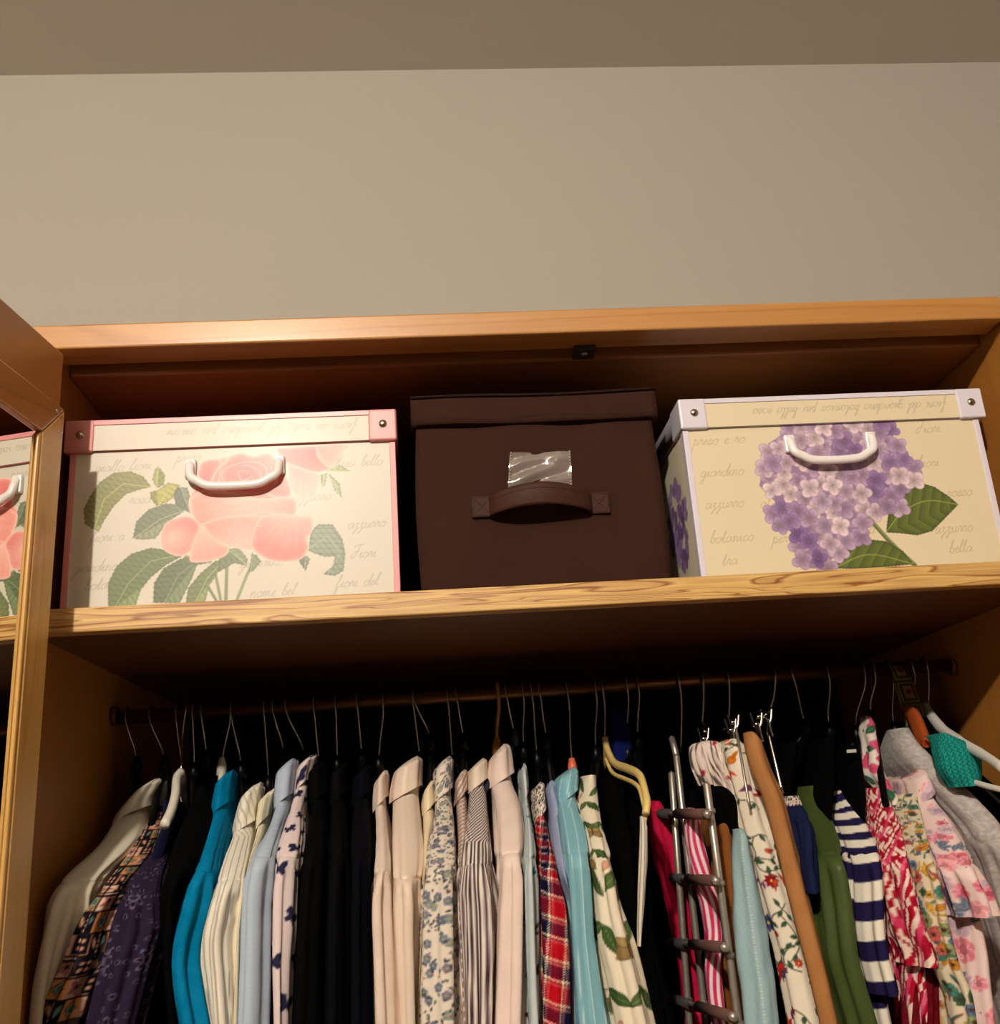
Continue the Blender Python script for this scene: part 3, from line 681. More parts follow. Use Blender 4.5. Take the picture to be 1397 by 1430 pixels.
def P_plaid(s, t):
    seq = [(.00, (176,30,44)), (.26, (176,30,44)), (.28, (232,214,182)), (.33, (232,214,182)), (.35, (60,50,56)), (.39, (222,150,140)), (.46, (30,34,60)), (.72, (26,30,56)), (.74, (236,220,188)), (.79, (236,220,188)), (.81, (70,40,48)), (.86, (214,120,120)), (.93, (176,30,44)), (1., (176,30,44))]
    xs = [q[0] for q in seq]; f = lambda a: np.stack([np.interp(a, xs, [q[1][k] for q in seq]) for k in range(3)], -1)
    A = f(((s+.12*t)/.040+.2) % 1); B = f(((t-.30*s)/.040) % 1)
    tw = .5+.22*np.sign(np.sin((s+t)*2600)); return np.clip((A*tw[..., None]+B*(1-tw[..., None])-110)*1.12+106, 0, 255)
def P_navy_tee(s, t): return mixc(C3(34,28,66), C3(232,224,208), band(t-.32*np.abs(s)*(t < .05)+.003*np.sin(s*60), .0385, .50, .05, .22))
def P_denim(s, t):
    n = .5+.12*np.sin(s*900+t*300)*np.sin(t*700); c = mixc(C3(134,162,168), C3(156,182,186), n)
    seam = np.exp(-((s+.003)/.0011)**2)*(np.sin(t*2100) > -.2); return mixc(c, C3(196,206,198), seam*.8)
def P_linen(s, t):
    n = np.sin(t*2400+np.sin(s*300)*2)*.5+np.sin(t*1270+s*60)*.5; return C3(176,190,206)+2.5*n[..., None]
def P_fur(s, t):
    n = np.sin(s*240+4*np.sin(t*170))*np.sin(t*210+3*np.sin(s*150)); m = np.sin(s*1500+t*900+6*n)
    return C3(178,172,168)+(13*n+7*m)[..., None]
def P_pinkstripe(s, t): return mixc(C3(236,216,216), C3(206,44,96), band(s+.0035*np.sin(t*38)+.25*t*0, .0062, .52, .2))
def P_crochet(s, t):
    a = band(t+.002*np.sin(s*900), .0052, .35, .4); b = band(s, .0065, .3, .4, .3*0); c = mixc(C3(38,150,138), C3(14,84,82), np.maximum(a, b*.7)); return c
def P_ikat(s, t):
    w = np.sin(t*260+2.6*np.sin(s*260+t*60)+s*420)+.9*np.sin(s*620+3*np.sin(t*170)); w2 = np.sin(t*95+2.2*np.sin(s*120+1)+s*90)
    m = np.clip((w+.1)*3+.5, 0, 1); c = mixc(C3(236,212,196), C3(166,20,46), m); c = mixc(c, C3(214,70,110), np.clip((w2-.75)*6, 0, 1)*.8)
    return c
SP = (-.075, .115, -.01, .50, .0008)
def cvs(base): return Canvas(*SP, base)
def P_canvas(cv): return lambda s, t: cv.sample(s, t)
def cv_ditsy():
    r = random.Random(1); c = cvs((224,212,196))
    for k in range(2600):
        x, y = r.uniform(-.075, .115), r.uniform(0, .5); a = r.uniform(0, 6.3); q = r.random()
        if q < .62: c.leaf(x, y, r.uniform(.003, .006), .0022, a, [(58,62,64), (84,92,92), (50,46,56)][r.randrange(3)])
        elif q < .8: c.disc(x, y, .0011, (150,92,80))
        else:
            col = C3(*[(116,128,148), (96,110,132), (140,152,150), (120,116,136)][r.randrange(4)])
            for j in range(5): c.disc(x+.0026*math.cos(j*1.257+a), y+.0026*math.sin(j*1.257+a), .0021, col+r.uniform(-14, 14), edge=col*.7, ew=.0004)
            c.disc(x, y, .0012, (190,160,96))
    return P_canvas(c)
def cv_butterfly(base=(222,204,202), n=24):
    r = random.Random(8); c = cvs(base)
    for k in range(46):
        i, j = k % 4, k//4; x = -.055+.034*i+(.017 if j % 2 else 0)+r.uniform(-.003, .003); y = .012+j*.041+r.uniform(-.005, .005)+.008*i; a = r.uniform(-.7, .7); g = r.uniform(1.15, 1.45)
        R = lambda dx, dy: (x+g*(dx*math.cos(a)-dy*math.sin(a)), y+g*(dx*math.sin(a)+dy*math.cos(a)))
        for s_ in (-1, 1):
            c.poly([R(0, 0), R(s_*.004, -.006), R(s_*.0085, -.0062), R(s_*.0085, -.001), R(s_*.005, .001), R(s_*.0062, .0045), R(s_*.0032, .0062), R(0, .002)], (38,38,66))
        c.line([R(0, -.003), R(0, .004)], .0012, (20,20,34))
    return P_canvas(c)
def cv_tile():
    r = random.Random(4); c = cvs((180,130,100)); bk = (20,17,26)
    for j in range(30):
        y = j*.021
        for i in range(-9, 10):
            x = i*.021+(j % 3)*.004; q = (i*7+j*5) % 4
            if q == 0:
                c.poly([(x+.001, y+.001), (x+.019, y+.001), (x+.019, y+.019), (x+.001, y+.019)], bk)
                for a in (.0065, .0135):
                    for b in (.0065, .0135): c.disc(x+a, y+b, .0024, (214,160,128))
            elif q == 1:
                c.poly([(x, y), (x+.021, y), (x+.021, y+.021), (x, y+.021)], (206,168,148))
                for k in range(5): c.leaf(x+.010, y+.010, .010, .005, k*1.257, (176,120,110), edge=(90,50,50), ew=.0007)
                c.disc(x+.010, y+.010, .0022, (40,30,40))
            elif q == 2:
                c.poly([(x, y), (x+.021, y), (x+.021, y+.021), (x, y+.021)], (196,134,78))
                c.poly([(x+.010, y+.001), (x+.019, y+.010), (x+.010, y+.020), (x+.002, y+.010)], (150,160,130), edge=bk, ew=.0012)
                c.disc(x+.010, y+.0105, .003, (52,116,112), edge=bk, ew=.0006)
            else:
                c.poly([(x, y), (x+.021, y), (x+.021, y+.021), (x, y+.021)], bk); [c.disc(x+.0105, y+.003+.005*m, .0026, (206,160,140), edge=bk, ew=.0005) for m in range(4)]; c.leaf(x+.002, y+.004, .012, .004, 1.3, (206,150,120)); c.leaf(x+.018, y+.004, .012, .004, 1.8, (90,130,120))
        c.line([(-.2, y), (.2, y)], .0018, bk)
        if j % 3 == 0: c.line([(-.2, y+.004), (.2, y+.004)], .003, (30,24,40))
    for i in range(-9, 10): c.line([(i*.021, 0), (i*.021, .62)], .0016, bk)
    return P_canvas(c)
def cv_eyelet():
    c = cvs((42,32,52)); r = random.Random(2)
    def hole(x, y, a=.0019, b=None, rot=0.): c.disc(x, y, a*1.7, (112,98,124), ry=(b or a)*1.5, rot=rot); c.disc(x, y, a, (9,7,14), ry=(b or a), rot=rot)
    for j in range(9):
        for i in range(5):
            x = -.10+i*.05+(.025 if j % 2 else 0); y = .06+j*.062
            for k in range(8): w = k*.785; hole(x+.0085*math.cos(w), y+.0085*math.sin(w), .0030, .0016, w)
            for k in range(10): w = k*.628; hole(x+.021*math.cos(w), y+.021*math.sin(w), .0017)
            hole(x+.025, y+.031); hole(x+.018, y+.026, .0014)
    return P_canvas(c)
def cv_leafmoth():
    r = random.Random(6); c = cvs((232,220,196))
    for k in range(40):
        i, j = k % 4, k//4; x = -.07+.042*i+(.02 if j % 2 else 0)+r.uniform(-.006, .006); y = .012+j*.05+r.uniform(-.01, .01); a = r.uniform(.2, 1.4)
        c.leaf(x, y, .034, .014, a, (60,84,44), vein=(150,160,110), edge=(44,62,30), ew=.0008)
        c.leaf(x, y, .030, .012, a+1.5, (82,104,58), vein=(160,168,120), edge=(50,66,34), ew=.0008)
        if k % 3 == 0:
            X, Y = x+.022, y+.022
            for s_ in (-1, 1):
                c.leaf(X, Y, .021, .015, 1.57+s_*.9, (146,120,78), edge=(70,56,34), ew=.0009); c.leaf(X, Y, .015, .010, 1.57+s_*2.2, (168,140,92), edge=(70,56,34), ew=.0008)
            c.line([(X, Y-.006), (X, Y+.008)], .0018, (60,48,34))
        elif k % 3 == 1: c.leaf(x+.014, y+.028, .02, .009, 2.2, (206,160,130), edge=(176,110,84), ew=.001)
    return P_canvas(c)
def cv_bird():
    r = random.Random(9); c = cvs((150,164,170))
    for k in range(-60, 60): c.line([(k*.0034, -.02), (k*.0034, .62)], .0013, (206,212,208))
    for k in range(44):
        x, y = -.06+.034*(k % 4)+r.uniform(-.006, .006), .01+(k//4)*.045+r.uniform(-.01, .01); a = r.uniform(-.4, .5); col = [(70,46,54), (28,90,104), (60,60,74)][k % 3]
        c.leaf(x-.007, y, .014, .006, a, col); c.leaf(x, y, .010, .004, a-1.1, col); c.leaf(x+.005, y, .009, .0025, a+.8, (140,90,96)); c.line([(x-.003, y+.002), (x-.001, y+.006)], .0007, (30,24,30))
    return P_canvas(c)
def cv_botanic():
    r = random.Random(12); c = cvs((230,218,198))
    for k in range(60):
        x0, y0 = r.uniform(-.075, .11), r.uniform(0, .5); a = r.uniform(0, 6.3); P = [(x0, y0)]
        for q in range(6): a += r.uniform(-.7, .7); P.append((P[-1][0]+.009*math.cos(a), P[-1][1]+.009*math.sin(a)))
        c.line(smooth_path(P, 4), .0012, (62,70,50))
        for p in P[1::2]: c.leaf(p[0], p[1], .009, .0045, a+r.uniform(-1.4, 1.4), (58,84,60), edge=(30,50,36), ew=.0005)
    cols = [(198,40,36), (222,120,30), (52,66,110), (128,60,110), (150,30,40), (206,70,50)]
    for k in range(170):
        x, y = r.uniform(-.075, .11), r.uniform(0, .5); col = C3(*cols[r.randrange(6)]); n = r.choice((5, 6, 8)); R = r.uniform(.004, .009); a = r.uniform(0, 6.3)
        if k % 3 == 0:
            for j in range(n): c.leaf(x, y, R*1.2, R*.7, a+j*6.283/n, col+r.uniform(-15, 15), edge=col*.6, ew=.0006)
            c.disc(x, y, R*.22, (230,190,70))
        elif k % 3 == 1: c.disc(x, y, R*.8, col, ry=R*.5, rot=a, edge=col*.5, ew=.0008); c.leaf(x, y, R*1.8, R*.5, a+2.7, col*.8)
        else: c.leaf(x, y, R*1.6, R*.5, a, col); c.leaf(x, y, R*1.4, R*.4, a+.8, col*.9)
    return P_canvas(c)
def cv_patch():
    r = random.Random(14); c = cvs((218,204,176))
    for k in range(900):
        x, y = r.uniform(-.075, .11), r.uniform(0, .5); a = r.uniform(0, 6.3); q = r.random(); R = r.uniform(.003, .008)
        col = C3(*[(206,140,50), (224,176,70), (74,130,116), (196,96,90), (90,116,150), (150,160,110), (226,206,180), (60,96,70)][r.randrange(8)])
        if q < .4:
            for j in range(6): c.disc(x+R*.6*math.cos(j*1.05), y+R*.6*math.sin(j*1.05), R*.42, col, edge=col*.6, ew=.0005)
            c.disc(x, y, R*.3, (80,50,40))
        elif q < .75: c.leaf(x, y, R*2.2, R*.9, a, col, edge=col*.6, ew=.0007, vein=col*.5)
        else: c.line(smooth_path([(x, y), (x+R*2*math.cos(a), y+R*2*math.sin(a)), (x+R*3*math.cos(a+.8), y+R*3*math.sin(a+.8))], 4), .0022, col*.8)
    return P_canvas(c)
def cv_pinkfloral(base=(232,206,200)):
    r = random.Random(17); c = cvs(base)
    for k in range(210):
        x, y = r.uniform(-.075, .11), r.uniform(0, .5); a = r.uniform(0, 6.3); R = r.uniform(.008, .016)
        col = C3(*[(218,120,138), (230,150,158), (200,170,186), (104,114,134), (214,96,122)][k % 5])
        if k % 5 == 3:
            for j in range(4): c.leaf(x, y, R*1.3, R*.5, a+j*.7, col, edge=col*.8, ew=.0006, vein=(180,184,194))
        else:
            for j in range(6): c.disc(x+R*.5*math.cos(j*1.05+a), y+R*.5*math.sin(j*1.05+a), R*.45, col+r.uniform(-10, 14), edge=C3(240,214,210), ew=.001)
            c.disc(x, y, R*.35, col*.9, edge=col*.75, ew=.001)
    for k in range(120): x, y = r.uniform(-.075, .11), r.uniform(0, .5); c.disc(x, y, .0022, (240,228,214)); c.disc(x, y, .0010, (120,70,70))
    return P_canvas(c)
def cv_greenpink():
    r = random.Random(21); c = cvs((226,214,202))
    for k in range(150):
        x, y = r.uniform(-.06, .06), r.uniform(0, .2); a = r.uniform(0, 6.3); R = r.uniform(.006, .012)
        if k % 2: c.leaf(x, y, R*1.6, R*.9, a, (52,104,74), edge=(26,60,44), ew=.0007, vein=(120,160,130))
        else:
            for j in range(5): c.disc(x+R*.4*math.cos(j*1.26+a), y+R*.4*math.sin(j*1.26+a), R*.4, (216,96,126), edge=(190,50,86), ew=.0008)
    for k in range(50): c.disc(r.uniform(-.06, .06), r.uniform(0, .2), .0014, (30,40,40))
    return P_canvas(c)
def cv_frames():
    c = cvs((52,50,22))
    for j in range(20):
        for i in range(-3, 4):
            x, y = i*.024-.011, j*.03+.002
            c.poly([(x, y), (x+.022, y), (x+.022, y+.027), (x, y+.027)], (128,112,44)); c.poly([(x+.002, y+.002), (x+.020, y+.002), (x+.020, y+.025), (x+.002, y+.025)], (44,48,34))
            c.poly([(x+.005, y+.005), (x+.017, y+.005), (x+.017, y+.022), (x+.005, y+.022)], (120,104,70)); c.disc(x+.011, y+.013, .004, (90,44,30))
    return P_canvas(c)
def cv_orange():
    r = random.Random(31); c = cvs((150,72,30))
    for k in range(160): c.leaf(r.uniform(-.08, .08), r.uniform(0, .4), .009, .004, r.uniform(0, 6.3), [(60,34,22), (224,150,70), (150,40,24)][k % 3])
    return P_canvas(c)
def P_gather(s, t):
    m = np.sin(s*900+5*np.sin(t*60)+3*np.sin(s*130))+.7*np.sin(s*310+t*80); q = np.sin(t*150+s*90); c = mixc(C3(222,206,194), C3(60,50,48), np.clip(m*1.2-.5, 0, 1)*.85)
    return mixc(c, C3(170,40,50), np.clip((q*np.sin(s*120+1)-.82)*9, 0, 1))
def P_darkfloral(s, t):
    m = np.sin(s*800+3*np.sin(t*500))*np.sin(t*640+2*np.sin(s*420)); return mixc(C3(230,214,200), C3(44,34,40), np.clip(m*4+.1, 0, 1)*.8)

# ------------------------------------------------------------------ clothes: geometry
HALF = .21                                                # half the width of a hanger, along the rod's depth direction
FD = RY-HALF-.005
def smoothstep(x): x = np.clip(x, 0, 1); return x*x*(3-2*x)
def fabric_mat(name, rough=.85, sheen=.0, bstr=.3, bscale=1500): return printed('fabric_'+name, rough, bstr, bscale, sheen=sheen)
M_fab = fabric_mat('woven'); M_fur = fabric_mat('fleece', .95, .1, .9, 260); M_satin = fabric_mat('satin', .45, .0, .08)
M_knit = fabric_mat('crochet', .85, .0, .5, 300)
HANGMATS = dict(black=M_black, white=plain('ivory_plastic', (226, 220, 204), .35, bstr=.02), gold=wood('hanger_wood', (176, 126, 52), (120, 76, 24), 1, 3., .35, .3),
                coral=plain('coral_plastic', (226, 110, 78), .4, bstr=.02), yellow=plain('yellow_plastic', (222, 194, 118), .35, bstr=.02), navy=plain('navy_plastic', (26, 34, 52), .4, bstr=.02),
                grey=plain('grey_white_plastic', (206, 204, 196), .4, bstr=.02))
rng = np.random.RandomState(7)

def track(rows, vc, vsh, yc, ys, mode, fw):
    """rows (v,uL,uR) of the visible width -> dense arrays of v, centre x, half thickness, front depth, z"""
    R = np.array(rows, float); v0, v1 = R[0, 0], max(R[-1, 0], 1430.)
    v = np.arange(v0, v1+.1, 1.8)
    uL = np.interp(v, R[:, 0], R[:, 1]); uR = np.interp(v, R[:, 0], R[:, 2])
    k = np.ones(17)/17
    def sm(a, n=8):
        p = np.concatenate([2*a[0]-a[1:n+1][::-1], a, 2*a[-1]-a[-n-1:-1][::-1]]); return np.convolve(p, k, 'valid')
    uL, uR = sm(uL), sm(uR)
    y = np.where(v < vc, yc, yc+(ys-yc)*np.clip((v-vc)/(vsh-vc), 0, 1)**.9); y = sm(y)
    w = uR-uL; f = np.minimum(w, fw)
    if mode == 'L': a, b = uL, uL+f
    elif mode == 'R': a, b = uR-f, uR
    else: a, b = uL, uR
    xl = np.array([un(p, q, r)[0] for p, q, r in zip(a, v, y)]); xr = np.array([un(p, q, r)[0] for p, q, r in zip(b, v, y)])
    z = np.array([un((p+q)/2, r, s)[2] for p, q, r, s in zip(a, b, v, y)])
    return v, (xl+xr)/2, np.maximum((xr-xl)/2, .002), y, z

def loft(cx, b, yf, yb, z, L, pat, amp=.0, env=None, seed=0, dense=True, tilt=None, slant=0.0, cap_top=True, t0=0., nfold=2.3):
    """closed rings: rounded front, straight flanks, rounded back"""
    nt = 26 if dense else 12; ns = 46 if dense else 8
    th = np.linspace(0, math.pi/2, nt); n = len(z); r = np.random.RandomState(seed); ph = r.uniform(0, 6.28, 8)
    t = t0+np.concatenate([[0], np.cumsum(np.hypot(np.hypot(np.diff(cx), np.diff(yf)), np.diff(z)))])
    if env is None: env = np.ones(n)
    rings = []; S = []
    for i in range(n):
        Li = min(L, (yb[i]-yf[i])*.48); bb = b[i]
        fx = bb*np.sin(th); fy = yf[i]+Li*(1-np.cos(th))
        side = np.concatenate([np.linspace(0, .09, ns)[1:], [.5, 1.]]) if (yb[i]-yf[i]-2*Li) > .1 else np.linspace(0, 1, ns+2)[1:]
        Ls = (yb[i]-yf[i]-2*Li)
        if (yb[i]-yf[i]-2*Li) > .1: sy = np.concatenate([side[:-2], [.5*(.09+Ls), Ls]])
        else: sy = side*Ls
        sx = np.full(len(sy), bb); sy = yf[i]+Li+sy
        tb = np.linspace(math.pi/2, math.pi, 6)[1:]
        bx = bb*np.sin(tb); by = yb[i]-Li*(1+np.cos(tb))
        X = np.concatenate([fx, sx, bx]); Y = np.concatenate([fy, sy, by])
        s = np.concatenate([[0], np.cumsum(np.hypot(np.diff(X), np.diff(Y)))])
        # slack folds in the cloth
        nx = np.gradient(Y); ny = -np.gradient(X); q = np.hypot(nx, ny)+1e-9; nx, ny = nx/q, ny/q
        XX = np.concatenate([-X[::-1][:-1], X]); YY = np.concatenate([Y[::-1][:-1], Y]); SS = np.concatenate([-s[::-1][:-1], s])
        NX = np.concatenate([-nx[::-1][:-1], nx]); NY = np.concatenate([ny[::-1][:-1], ny])
        lam = .030/nfold*2.2; T = t[i]
        d = np.sin(6.283*SS/lam+.4*math.sin(T*6+ph[0])+ph[1])+.6*np.sin(6.283*SS/(lam*.57)+.7*math.sin(T*9+ph[2])+ph[3])+.45*np.abs(np.sin(3.14*SS/(lam*.8)+1.*math.sin(T*6+ph[6])+ph[7]))+.32*np.sin(6.283*(T+1.2*SS)/.045+ph[4])*np.sin(T*23+SS*60+ph[5])*np.exp(-((T-.12)/.09)**2)
        d = d*amp*1.25*env[i]*np.exp(-(SS/.14)**2)
        XX = cx[i]+XX+NX*d; YY = YY+NY*d
        rings.append(np.stack([XX, YY, np.full(len(XX), z[i])+(slant if np.isscalar(slant) else slant[i])*(XX-cx[i])/max(bb, .004)], 1)); S.append(SS)
    m = len(rings[0]); V = np.array(rings).reshape(-1, 3); S = np.array(S); T2 = np.repeat(t[:, None], m, 1)
    C = lin(np.clip(pat(S, T2), 0, 255)).reshape(-1, 3)
    i = np.arange(n*m).reshape(n, m); j = np.roll(i, -1, 1)
    Fq = np.stack([i[1:], j[1:], j[:-1], i[:-1]], -1)[:, :].reshape(-1, 4)
    return V, Fq, C, t

def extend(v, cx, b, y, z, zend, n=8):
    """carry the cloth on below the frame"""
    k = 30; sx = (cx[-1]-cx[-k])/(z[-1]-z[-k]); sx = float(np.clip(sx, -.6, .6))
    zz = np.linspace(z[-1], zend, n+1)[1:]; dz = zz-z[-1]
    return (np.concatenate([cx, cx[-1]+sx*dz*np.exp(dz*3)]), np.concatenate([b, np.full(n, b[-1])]), np.concatenate([y, np.full(n, y[-1])]), np.concatenate([z, zz]))

GROUPS = {}
def garment(name, label, cat, rows, pat, vc=None, vsh=None, collar=True, mode=None, fw=34., dense=True, amp=.0022, hem=None, ys=None, yc=None,
            mat=None, depth=None, colpat=None, zend=-.52, seed=None, seam=True, nfold=2.3, sleeve_w=1.0):
    """a shirt, blouse or dress on a hanger: body, sleeve and collar as parts"""
    seed = seed if seed is not None else len(GROUPS)+1; GROUPS[label] = 1
    mat = mat or M_fab; v0 = rows[0][0]
    vc = vc or v0+48; vsh = vsh or vc+95
    um = rows[len(rows)//2]; um = (um[1]+um[2])/2
    mode = mode or ('L' if um < 430 else ('R' if um > 860 else 'C'))
    yc = RY-.048 if yc is None else yc; ys = FD if ys is None else ys
    v, cx, b, y, z = track(rows, vc, vsh, yc, ys, mode, fw)
    root = empty(name, (cx[0], RY, z[0]), label, cat)
    ic = int(np.searchsorted(v, vc)) if collar else 0
    ia = int(np.searchsorted(v, vsh-18)); ih = len(v) if hem is None else int(np.searchsorted(v, hem))
    env = smoothstep((v-vc)/(vsh+30-vc))*.9+.1
    # body: from the neck over the shoulder and down, tucked in behind the sleeve
    s0 = max(0, ic-12)
    yb_ = y.copy(); drop = smoothstep((v-(vsh-14))/30.)*.030; bb = b.copy(); bb = bb*(1-.14*smoothstep((v-(vsh-14))/30.))
    yb_ = yb_+drop
    if collar: nk = 1-smoothstep((v-vc)/(vsh-30-vc)); bb = bb*(1-.13*nk); yb_ = yb_+.004*nk
    cx2, b2, y2, z2 = extend(v, cx, bb, yb_, z, zend)
    e2 = np.concatenate([env, np.full(8, env[-1])])
    sl = slice(s0, None)
    step = 1 if dense else 2
    V, Fq, C, t = loft(cx2[sl][::step], b2[sl][::step]*(.96), y2[sl][::step]+.0008, (2*RY-y2[sl])[::step], z2[sl][::step], .03, pat, amp*.5, e2[sl][::step], seed, dense, t0=0 if not collar else (z[0]-z[s0]), nfold=nfold)
    mesh_obj('body', V, Fq, mat, root, True, cols=C)
    # sleeve
    if seam:
        a, c = ia, ih
        if hem is None: cs_, bs_, ys_, zs_ = extend(v, cx, b, y, z, zend+.02)
        else: cs_, bs_, ys_, zs_ = cx[:c], b[:c], y[:c], z[:c]
        q = slice(a, None); m = len(zs_)-a; rise = smoothstep(np.arange(m)/9.)
        es = smoothstep(np.arange(m)/30.)*.9+.1
        T0 = float(np.sum(np.hypot(np.hypot(np.diff(cx[:a+1]), np.diff(y[:a+1])), np.diff(z[:a+1]))))
        V, Fq, C, t = loft(cs_[q][::step], (bs_[q]*sleeve_w*(.90+.10*rise))[::step], (ys_[q]+.008*(1-rise)-.0012)[::step], (ys_[q]+.10)[::step], zs_[q][::step], .045, pat, amp, es[::step], seed+50, dense, t0=T0, nfold=nfold)
        mesh_obj('sleeve', V, Fq, mat, root, True, cols=C)
    if collar:
        n = ic+1; k = np.linspace(0, 1, n)
        prof = (1.0-.38*np.clip(1-k/.22, 0, 1)**2.0)*(1+.05*k)                       # rolls over at the top
        cb = b[:n]*prof+.0008; yfc = yc-.001-.007*k+.020*np.clip(1-k/.22, 0, 1)**2
        # inside of the roll first
        cxi = np.concatenate([[cx[0]]*2, cx[:n]]); bi = np.concatenate([[cb[0]*.55, cb[0]*.75], cb]); yi = np.concatenate([[yfc[0]+.012, yfc[0]+.006], yfc]); zi = np.concatenate([[z[0]-.012, z[0]-.003], z[:n]])
        V, Fq, C, t = loft(cxi, bi, yi, 2*RY-yi, zi, .034, colpat or pat, .0005, None, seed+9, dense, slant=np.concatenate([[.006, .006], .006+.004*k]))
        mesh_obj('collar', V, Fq, mat, root, True, cols=C)
    return root, (v, cx, b, y, z)

def strip(name, label, cat, rows, pat, y0, y1=None, depth=.10, mode=None, fw=40., amp=.0018, mat=None, part='cloth', dense=True, zend=-.52, seed=3, nfold=2., stop=None, top=.012, group=None):
    """trousers or a skirt folded over a bar or held by clips: a narrow hanging fold of cloth"""
    GROUPS[label] = 1
    y1 = y0 if y1 is None else y1; um = (rows[0][1]+rows[0][2])/2; mode = mode or ('R' if um > 860 else ('L' if um < 430 else 'C'))
    v, cx, b, y, z = track(rows, rows[0][0], max(rows[-1][0], 1430), y0, y1, mode, fw)
    if stop: k = int(np.searchsorted(v, stop)); v, cx, b, y, z = v[:k], cx[:k], b[:k], y[:k], z[:k]; X = (cx, b, y, z)
    else: X = extend(v, cx, b, y, z, zend)
    cx, b, y, z = X; n = len(z); k = np.clip((z[0]-z)/top, 0, 1); b = b*(.45+.55*np.sqrt(k)); yf = y+.012*(1-np.sqrt(k))
    e = np.clip((z[0]-z)/.05, .2, 1); st = 1 if dense else 2
    V, Fq, C, t = loft(cx[::st], b[::st], yf[::st], (yf+depth)[::st], z[::st], .02, pat, amp, e[::st], seed, dense, nfold=nfold)
    m = len(V)//len(z[::st]); top_face = [list(range(m))]
    root = empty(name, (cx[0], y[0]+depth/2, z[0]), label, cat, group)
    o = len(V); V = np.vstack([V, V[:m].mean(0)[None]+[[0, 0, .001]]]); C = np.vstack([C, C[:1]])
    cap = np.array([[i, (i+1) % m, o, o] for i in range(m)])
    faces = [tuple(f) for f in Fq]+[(a, c, d) for a, c, d, _ in cap]
    mesh_obj(part, V, faces, mat or M_fab, root, True, cols=C)
    return root, (v, cx, b, y, z)

def hanger(label, top, bot, kind='black', tr=None, vtip=None, hookmat=None, wide=False, arms=True, drop=.0):
    """wire hook over the rod, neck and two shoulder arms that lie inside the garment"""
    ut, vt = top; ub, vb = bot
    pt = un(ut, vt, RY); pb = un(ub, vb, RY); x = pt[0]; zr = RZ+.006*(x/.55)*.5
    m = HANGMATS[kind]; hm = hookmat or (m if wide else M_chrome)
    root = empty('clothes_hanger', (x, RY, zr+.012), label, 'hanger')
    r = .0098; P = [(x-.001, RY+r*.95, zr-.006), (x-.001, RY+r, zr+.002), (x, RY+r*.6, zr+r*.92), (x, RY, zr+r*1.18), (x, RY-r*.75, zr+r*.85), (x, RY-r*1.05, zr)]
    dz = pb[2]-(zr); dx = pb[0]-x
    P += [(x+dx*.18+.001, RY-r*.95, zr+dz*.3), (x+dx*.72, RY-.001, zr+dz*.72), (pb[0], RY, pb[2])]
    tube('hook', smooth_path(P, 5), .0042 if wide else .0012, hm, root, 8, .6 if wide else 1.)
    zn = pb[2]
    nk = tube('neck', [(pb[0], RY, zn+.004), (pb[0], RY, zn-.006), (pb[0], RY, zn-.018)], [.0035, .006, .007], m, root, 10)
    if arms and tr is not None:
        v, cx, b, y, z = tr; idx = [int(i) for i in np.linspace(int(np.searchsorted(v, v[0]+40)), int(np.searchsorted(v, vtip or v[0]+135)), 9)]
        for sgn in (1, -1):
            A = [(pb[0], RY, zn-.014)]
            for i in idx:
                i = min(i, len(v)-1); yy = y[i]+.012; zz = z[i]-.010
                if RY-yy > .03: A.append((cx[i], RY-sgn*(RY-yy), min(zz, zn-.016)))
            A = np.array(A); tube('arm', smooth_path(A, 4), np.full(len(smooth_path(A, 4)), .0045), m, root, 8, 1.)
    elif arms:
        for sgn in (1, -1):
            A = smooth_path([(pb[0], RY, zn-.014), (pb[0], RY-sgn*.05, zn-.026), (pb[0], RY-sgn*.12, zn-.050), (pb[0], RY-sgn*.185, zn-.082)], 4)
            tube('arm', A, .005, m, root, 8)
    return root

shirts = 'garment'
BL = P_solid((5, 5, 5), .5); 
LAST = None
def S(label, cat, rows, pat, hk=None, hkind='black', hlabel=None, name=None, **kw):
    n = name or cat.replace(' ', '_')
    global LAST
    r, tr = garment(n, label, cat, rows, pat, **kw)
    LAST = r
    if hk: hanger(hlabel or ('black hanger holding the '+label.split(' on ')[0].split(' with ')[0]), hk[0], hk[1], hkind, tr, (kw.get('vsh') or (rows[0][0]+48+95)), wide=hkind == 'gold')
    return tr

# --- left of the rail
S('pale grey-cream satin shirt, leftmost on the rail', 'shirt', [(1091,190,217),(1115,165,212),(1137,150,200),(1182,124,184),(1226,74,162),(1256,56,120),(1308,50,98),(1382,47,70),(1430,42,66)],
  P_solid((214,208,188), 2, 20), ((178,1004),(191,1061)), vc=1137, vsh=1240, fw=58, mat=M_satin, amp=.003, seed=4, hlabel='black hanger holding the leftmost grey-cream shirt')
S('black and orange tile print blouse with cream flowers', 'blouse', [(1130,208,225),(1160,192,219),(1197,167,204),(1234,140,170),(1271,112,152),(1308,90,144),(1345,76,138),(1382,60,112),(1430,36,99)],
  cv_tile(), ((211,1000),(230,1059)), vc=1140, vsh=1250, collar=False, fw=62, seed=5)
S('dark navy top hidden behind the tile print blouse', 'top', [(1118,222,236),(1150,222,238),(1200,205,222),(1250,185,196),(1430,142,150)], P_solid((22,24,48), 2), None, collar=False, vc=1125, vsh=1235, ys=FD+.06, dense=False)
